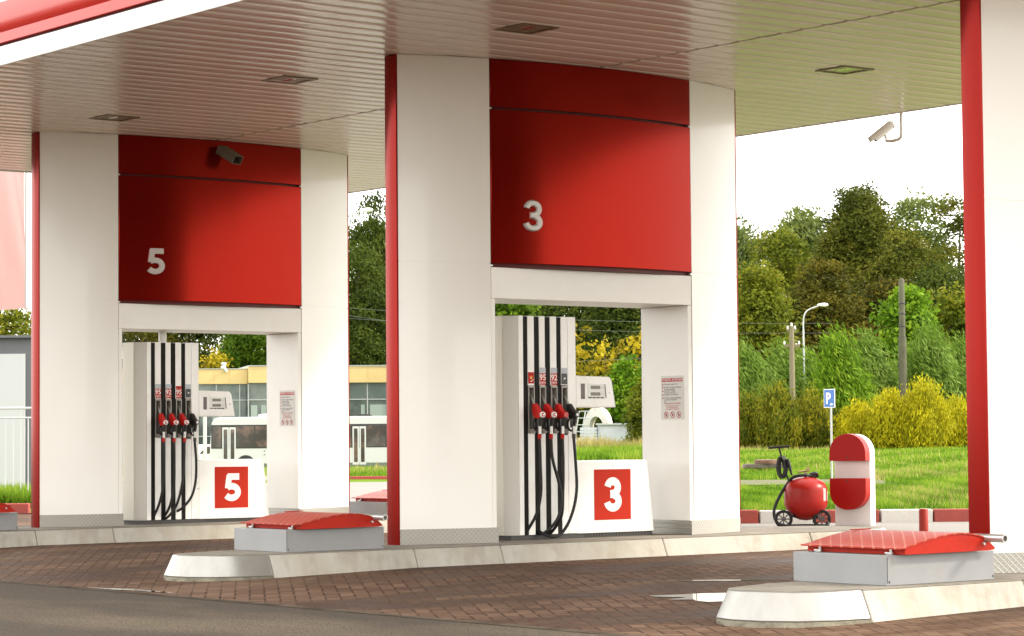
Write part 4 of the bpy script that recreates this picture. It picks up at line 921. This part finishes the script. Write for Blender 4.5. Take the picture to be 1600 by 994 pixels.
LM = {'dark': leafmat('leaf_dark', [(0.016, 0.0288, 0.0048), (0.0384, 0.0608, 0.0088), (0.068, 0.096, 0.0128), (0.12, 0.132, 0.0192)]),
      'olive': leafmat('leaf_olive', [(0.0252, 0.034, 0.0052), (0.0629, 0.0777, 0.0089), (0.111, 0.1184, 0.0133), (0.1776, 0.1628, 0.0192)]),
      'brown': leafmat('leaf_brown', [(0.0252, 0.0296, 0.0059), (0.0629, 0.0651, 0.0089), (0.1036, 0.0925, 0.0111), (0.1776, 0.1258, 0.0133)]),
      'birch': leafmat('leaf_birch', [(0.038, 0.057, 0.0061), (0.0912, 0.1178, 0.0091), (0.152, 0.171, 0.0129), (0.2356, 0.2204, 0.019)]),
      'poplar': leafmat('leaf_poplar', [(0.0391, 0.0638, 0.0153), (0.085, 0.1232, 0.0272), (0.1445, 0.1827, 0.0442), (0.2295, 0.2635, 0.085)]),
      'willow': leafmat('leaf_willow', [(0.0382, 0.0808, 0.0085), (0.0935, 0.1658, 0.017), (0.1615, 0.2465, 0.034), (0.2805, 0.374, 0.102)]),
      'bright': leafmat('leaf_bright', [(0.0382, 0.0935, 0.0059), (0.0935, 0.187, 0.0093), (0.17, 0.2805, 0.0145), (0.2635, 0.3655, 0.034)]),
      'green': leafmat('leaf_green', [(.022, .050, .005), (.065, .125, .009), (.115, .19, .013), (.19, .28, .025)]),
      'maple': leafmat('leaf_maple', [(.09, .08, .006), (.22, .175, .009), (.36, .275, .013), (.48, .38, .025)]),
      'yellow': leafmat('leaf_yellow', [(.13, .14, .006), (.30, .28, .009), (.46, .41, .012), (.62, .54, .02)]),
      'rust': leafmat('leaf_rust', [(.038, .062, .008), (.095, .12, .011), (.19, .19, .013), (.38, .31, .016)])}
SH = {'round': lambda t: math.sqrt(max(0, 1 - (2 * t - 1) ** 2)) * (.8 + .2 * (1 - t)), 'cone': lambda t: max(0, (1 - t)) ** .5 * (.55 + .45 * min(1, t * 6 + .3)),
      'col': lambda t: min(1, (1 - t) * 2.4) ** .6 * min(1, .45 + t * 2.5), 'bush': lambda t: math.sqrt(max(0, 1 - t ** 2.4)), 'egg': lambda t: math.sin(math.pi * min(1, t * .93 + .07)) ** .6 * (1.05 - .45 * t)}
seedc = [100]
def tree(name, label, cat, px, d, ytop, wpx, kind, shape, group, nclump=130, nleaf=60, size=.30, aspect=.5, clump=.9, ybot=None, streak=None, bark=BARK, spread=None, trunk=True, tall=.36, lean=0, dens=1.0):
    seedc[0] += 1; g = np.random.default_rng(seedc[0]); zt = zterrain(px, d); h = hz(px, ytop, d) - zt; w_ = wpx / F_PX * d
    z0 = .05 * h if ybot is None else max(.1, hz(px, ybot, d) - zt)
    t = bgthing(name, label, cat, px, d, 0, zt, group)
    P, N, T = crown_points(g, w_ * 1.08, (h - z0) * .98, SH[shape], int(nclump * (1.05 if tall < .5 else 1.6) * dens), int(nleaf * ((2.3 if tall < .5 else 1.5) if dens > .9 else 1)), clump * (1.3 if tall < .5 else 1.05), z0, tall, lean)
    me = leafmesh('crown', P, N, size * .82, aspect, T, LM[kind], streak, seedc[0]); o = bpy.data.objects.new('crown', me); C.objects.link(o); o.parent = t
    if trunk: trunkmesh(g, h * .9, .012 * h + .03, w_ * .5, bark).build('trunk', bark, t, smooth=60)
    return t
G1, G2, G3 = 'tall trees beyond the grass', 'willow bushes below the trees', 'yellowing bushes at the grass edge'
# right window, tall trees
tree('birch_tree', 'light green birch right beside portal 3 with a rounded cone crown', 'tree', 1183, 124, 408, 112, 'birch', 'egg', G1, 200, 75, .26, .5, .8, bark=BIRCH)
tree('poplar_tree', 'pale silvery poplar top at the left of the right hand wood', 'tree', 1152, 158, 318, 130, 'poplar', 'egg', G1, 210, 70, .32, .45, .9, streak=(.5, 0, 1))
tree('deciduous_tree', 'yellow green tree standing right of the birch', 'tree', 1218, 150, 352, 120, 'birch', 'round', G1, 150, 70, .30, .5, .95)
tree('poplar_tree', 'feathery grey green poplar against the sky left of the tallest tree', 'tree', 1258, 166, 322, 105, 'poplar', 'round', G1, 120, 62, .34, .4, .9, ybot=470, streak=(-.6, 0, .9))
tree('deciduous_tree', 'tallest dark tree with a pointed top in the right hand wood', 'tree', 1345, 152, 286, 225, 'olive', 'cone', G1, 420, 80, .30, .45, .95, streak=None)
tree('deciduous_tree', 'broad olive crown right of the tallest tree', 'tree', 1410, 146, 352, 120, 'olive', 'round', G1, 200, 75, .28, .45, .95)
tree('deciduous_tree', 'thin airy tree with sky showing through its crown', 'tree', 1438, 168, 303, 95, 'poplar', 'round', G1, 70, 45, .32, .5, .9, ybot=420)
tree('deciduous_tree', 'airy tree at the right end beside the red fin of portal 1', 'tree', 1496, 160, 283, 105, 'olive', 'egg', G1, 130, 52, .32, .5, .95)
tree('deciduous_tree', 'brownish tree behind the curved street lamp', 'tree', 1288, 138, 400, 120, 'brown', 'col', G1, 240, 75, .27, .45, .85)
tree('deciduous_tree', 'dark brown green tree behind the concrete pole', 'tree', 1385, 140, 430, 120, 'brown', 'col', G1, 240, 75, .27, .45, .85)
tree('deciduous_tree', 'dark tree at the right end of the wood', 'tree', 1472, 138, 405, 120, 'dark', 'round', G1, 230, 75, .28, .45, .9)
tree('maple_tree', 'fresh green maple just behind the concrete pole', 'tree', 1418, 118, 452, 66, 'bright', 'round', G1, 46, 40, .26, .8, .7, ybot=560)
tree('maple_tree', 'small green maple left of the red fin of portal 1', 'tree', 1488, 120, 452, 52, 'birch', 'round', G1, 36, 40, .26, .8, .7, ybot=560)
tree('deciduous_tree', 'narrow pointed tree tip rising from the tallest crown', 'tree', 1347, 154, 284, 80, 'olive', 'cone', G1, 110, 60, .28, .45, .8, ybot=420)
tree('deciduous_tree', 'olive tree continuing the wood behind the white pillar of portal 1', 'tree', 1575, 148, 330, 130, 'olive', 'col', G1, 200, 70, .30, .45, .95)
tree('deciduous_tree', 'dark tree continuing the wood far behind portal 1', 'tree', 1660, 150, 345, 130, 'dark', 'col', G1, 200, 70, .30, .45, .95)
# willows
for px, yt, wp, lb, kd, dd in ((1178, 556, 110, 'left willow bush below the birch', 'willow', 110), (1232, 560, 80, 'willow bush behind the wooden pole', 'willow', 112), (1268, 570, 70, 'low willow bush right of the street lamp', 'willow', 113),
                           (1318, 530, 100, 'bright swept willow bush behind the parking sign', 'bright', 106), (1368, 540, 90, 'swept grey green willow left of the concrete pole', 'willow', 110), (1425, 560, 70, 'silvery willow right of the concrete pole', 'willow', 112), (1462, 520, 95, 'tall swept willow near the red fin of portal 1', 'willow', 107), (1515, 545, 80, 'willow bush half behind the red fin of portal 1', 'willow', 110)):
    tree('willow_bush', lb, 'bush', px, dd, yt, wp, kd, 'egg', G2, 120, 80, .30, .20, .62, ybot=690, tall=.8, lean=-.12, streak=(-.55, .1, .8), spread=.5)
# yellow and rusty bushes
for px, yt, wp, lb, kd, dd in ((1340, 646, 76, 'lower yellow green bush at the left of the yellow thicket', 'yellow', 100), (1388, 626, 80, 'bright yellow bush in front of the concrete pole', 'yellow', 99), (1440, 610, 92, 'tallest bright yellow bush of the thicket', 'yellow', 98.5), (1492, 636, 74, 'yellow bush half behind the red fin of portal 1', 'yellow', 100),
                           (1166, 634, 76, 'dull rusty bush beside portal 3', 'rust', 101), (1212, 610, 76, 'rusty yellow bush below the wooden pole', 'rust', 100), (1262, 624, 76, 'rusty bush with yellow top left of the parking sign', 'rust', 101), (1300, 660, 50, 'dark low bush behind the parking sign', 'dark', 102)):
    tree('yellow_bush' if kd == 'yellow' else 'autumn_bush', lb, 'bush', px, dd, yt, wp, kd, 'egg', G3, 110, 75, .17, .32, .42, ybot=716, streak=(.15, 0, 1), trunk=False, tall=.75)
# middle portal window
tree('deciduous_tree', 'dark tree above the cabinet of dispenser 3', 'tree', 800, 150, 380, 130, 'dark', 'round', G1, 240, 70, .30, .5, .95)
tree('deciduous_tree', 'dark green tree in the middle of the portal 3 opening', 'tree', 895, 148, 390, 150, 'dark', 'col', G1, 330, 75, .30, .45, .95)
tree('deciduous_tree', 'dark green tree at the right of the portal 3 opening', 'tree', 985, 142, 400, 130, 'dark', 'col', G1, 300, 75, .30, .45, .95)
tree('maple_tree', 'green maple crown over the top of dispenser 3', 'tree', 795, 128, 440, 75, 'green', 'round', G1, 60, 50, .30, .7, .7, ybot=520)
tree('maple_tree', 'golden maple with scattered leaves behind the display of dispenser 3', 'tree', 945, 120, 516, 75, 'maple', 'round', 'golden maples', 34, 34, .28, .75, .62, ybot=640, dens=.5)
tree('maple_tree', 'golden maple at the right edge of the portal 3 opening', 'tree', 998, 120, 498, 55, 'maple', 'round', 'golden maples', 30, 40, .28, .75, .65, ybot=600, dens=.5)
tree('maple_tree', 'golden maple half hidden by the cabinet of dispenser 3', 'tree', 893, 121, 505, 50, 'maple', 'round', 'golden maples', 26, 40, .28, .75, .65, ybot=640, dens=.5)
tree('garden_bush', 'yellow green bush beside the whitewashed shed', 'bush', 1001, 106, 596, 40, 'birch', 'egg', G3, 60, 50, .17, .6, .45)
tree('maple_tree', 'yellow green young maple above the shed', 'tree', 978, 116, 560, 46, 'bright', 'round', G1, 34, 40, .22, .8, .6, ybot=650)
# gap and left window
tree('poplar_tree', 'tall poplar between portals 5 and 3 behind the yellow building', 'tree', 582, 186, 296, 112, 'dark', 'egg', G1, 300, 70, .36, .42, 1.05, streak=(-.3, 0, 1))
tree('poplar_tree', 'bushy green tree between portals 5 and 3 under the poplar top', 'tree', 560, 182, 372, 90, 'dark', 'col', G1, 160, 60, .34, .45, 1.0)
tree('deciduous_tree', 'thin dark tree above the cabinet of dispenser 5', 'tree', 225, 188, 430, 120, 'brown', 'round', G1, 150, 60, .32, .5, 1.0)
tree('deciduous_tree', 'dark tree left of centre in the portal 5 opening', 'tree', 295, 190, 400, 110, 'dark', 'col', G1, 240, 70, .33, .5, 1.0)
tree('deciduous_tree', 'leafy green tree over the yellow parapet right of the golden maple', 'tree', 385, 184, 455, 95, 'green', 'round', G1, 170, 70, .33, .55, .95)
tree('maple_tree', 'golden maple above the yellow parapet in the portal 5 opening', 'tree', 330, 178, 542, 40, 'maple', 'round', 'golden maples', 40, 45, .28, .7, .75, ybot=620, dens=.6)
tree('deciduous_tree', 'dark tree behind the right side of the portal 5 opening', 'tree', 420, 192, 400, 110, 'dark', 'col', G1, 220, 60, .33, .5, 1.0)
tree('young_tree', 'thin yellowing tree above the grey kiosk', 'tree', 12, 66, 478, 95, 'rust', 'round', G1, 46, 40, .12, .6, .45, ybot=545)
tree('deciduous_tree', 'green tree far behind the kiosk and banner', 'tree', -40, 120, 470, 130, 'birch', 'round', G1, 120, 50, .26, .5, .9)
tree('deciduous_tree', 'green tree hidden behind the right pillar of portal 3', 'tree', 1090, 150, 380, 140, 'olive', 'col', G1, 200, 60, .32, .5, 1.0)

GR = leafmat('grass_blade', [(.045, .105, .006), (.098, .195, .011), (.165, .275, .018), (.29, .34, .05)], .4); GRD = leafmat('dry_grass_blade', [(.20, .19, .05), (.32, .28, .09), (.46, .38, .16)], .3)
def grass(name, regs, m, seed):
    g = np.random.default_rng(seed); V, T = [], []
    for p0, p1, d0, d1, n, h, wd in regs:
        px = g.uniform(p0, p1, n); dd = np.sqrt(g.uniform(d0 ** 2, d1 ** 2, n)) if d1 / d0 > 1.3 else g.uniform(d0, d1, n)
        pat = np.sin(px * .06 + dd * .5) * np.sin(dd * .9 + px * .021)
        hh = h * g.uniform(.5, 1.3, n) * (1 + .35 * pat); ww = wd * g.uniform(.7, 1.3, n)
        x = F2.x * dd + R2.x * (px + 1.6 - 800) / F_PX * dd; y = F2.y * dd + R2.y * (px + 1.6 - 800) / F_PX * dd
        z = np.array([zterrain(a, b) for a, b in zip(px, dd)]); an = g.uniform(0, 6.28, n); ox, oy = np.cos(an), np.sin(an); lx, ly = g.normal(size=n) * .35 * hh, g.normal(size=n) * .35 * hh
        v = np.empty((n, 3, 3)); v[:, 0] = np.c_[x - ox * ww, y - oy * ww, z - .03]; v[:, 1] = np.c_[x + ox * ww, y + oy * ww, z - .03]; v[:, 2] = np.c_[x + lx, y + ly, z + hh]
        V.append(v); T.append(np.clip(.45 + .36 * pat + g.normal(size=n) * .2, 0, 1))
    V = np.concatenate(V); T = np.concatenate(T); n = len(V)
    me = bpy.data.meshes.new(name); me.vertices.add(3 * n); me.vertices.foreach_set('co', V.reshape(-1)); me.loops.add(3 * n); me.loops.foreach_set('vertex_index', np.arange(3 * n, dtype=np.int32))
    me.polygons.add(n); me.polygons.foreach_set('loop_start', np.arange(0, 3 * n, 3, dtype=np.int32)); me.polygons.foreach_set('loop_total', np.full(n, 3, np.int32))
    a_ = me.attributes.new('tint', 'FLOAT', 'POINT'); a_.data.foreach_set('value', np.repeat(T, 3).astype(np.float32)); me.update(); me.validate(); me.materials.append(m)
    o = bpy.data.objects.new(name, me); C.objects.link(o); return struct(o, 'stuff')
grass('grass', [(1130, 1530, 36.8, 49.4, 26000, .085, .012), (1380, 1530, 48, 56, 6000, .11, .016), (1130, 1530, 54.8, 70, 26000, .12, .02), (1130, 1530, 70, 104, 30000, .15, .035), (880, 1010, 80, 106, 9000, .28, .035), (-20, 60, 45.25, 47, 5000, .22, .012), (-20, 60, 47.4, 51.5, 2500, .22, .014), (430, 620, 76.3, 90, 6000, .16, .02)], GR, 1)
grass('tall_dry_grass', [(880, 1010, 100, 106, 2600, .5, .03), (1130, 1300, 95, 101, 900, .22, .03), (1300, 1530, 54, 60, 2200, .13, .02), (1140, 1530, 60, 90, 1800, .16, .03), (1350, 1530, 40, 49, 1500, .09, .012), (1400, 1530, 37, 46, 900, .1, .012), (430, 620, 80, 90, 500, .25, .02)], GRD, 2)
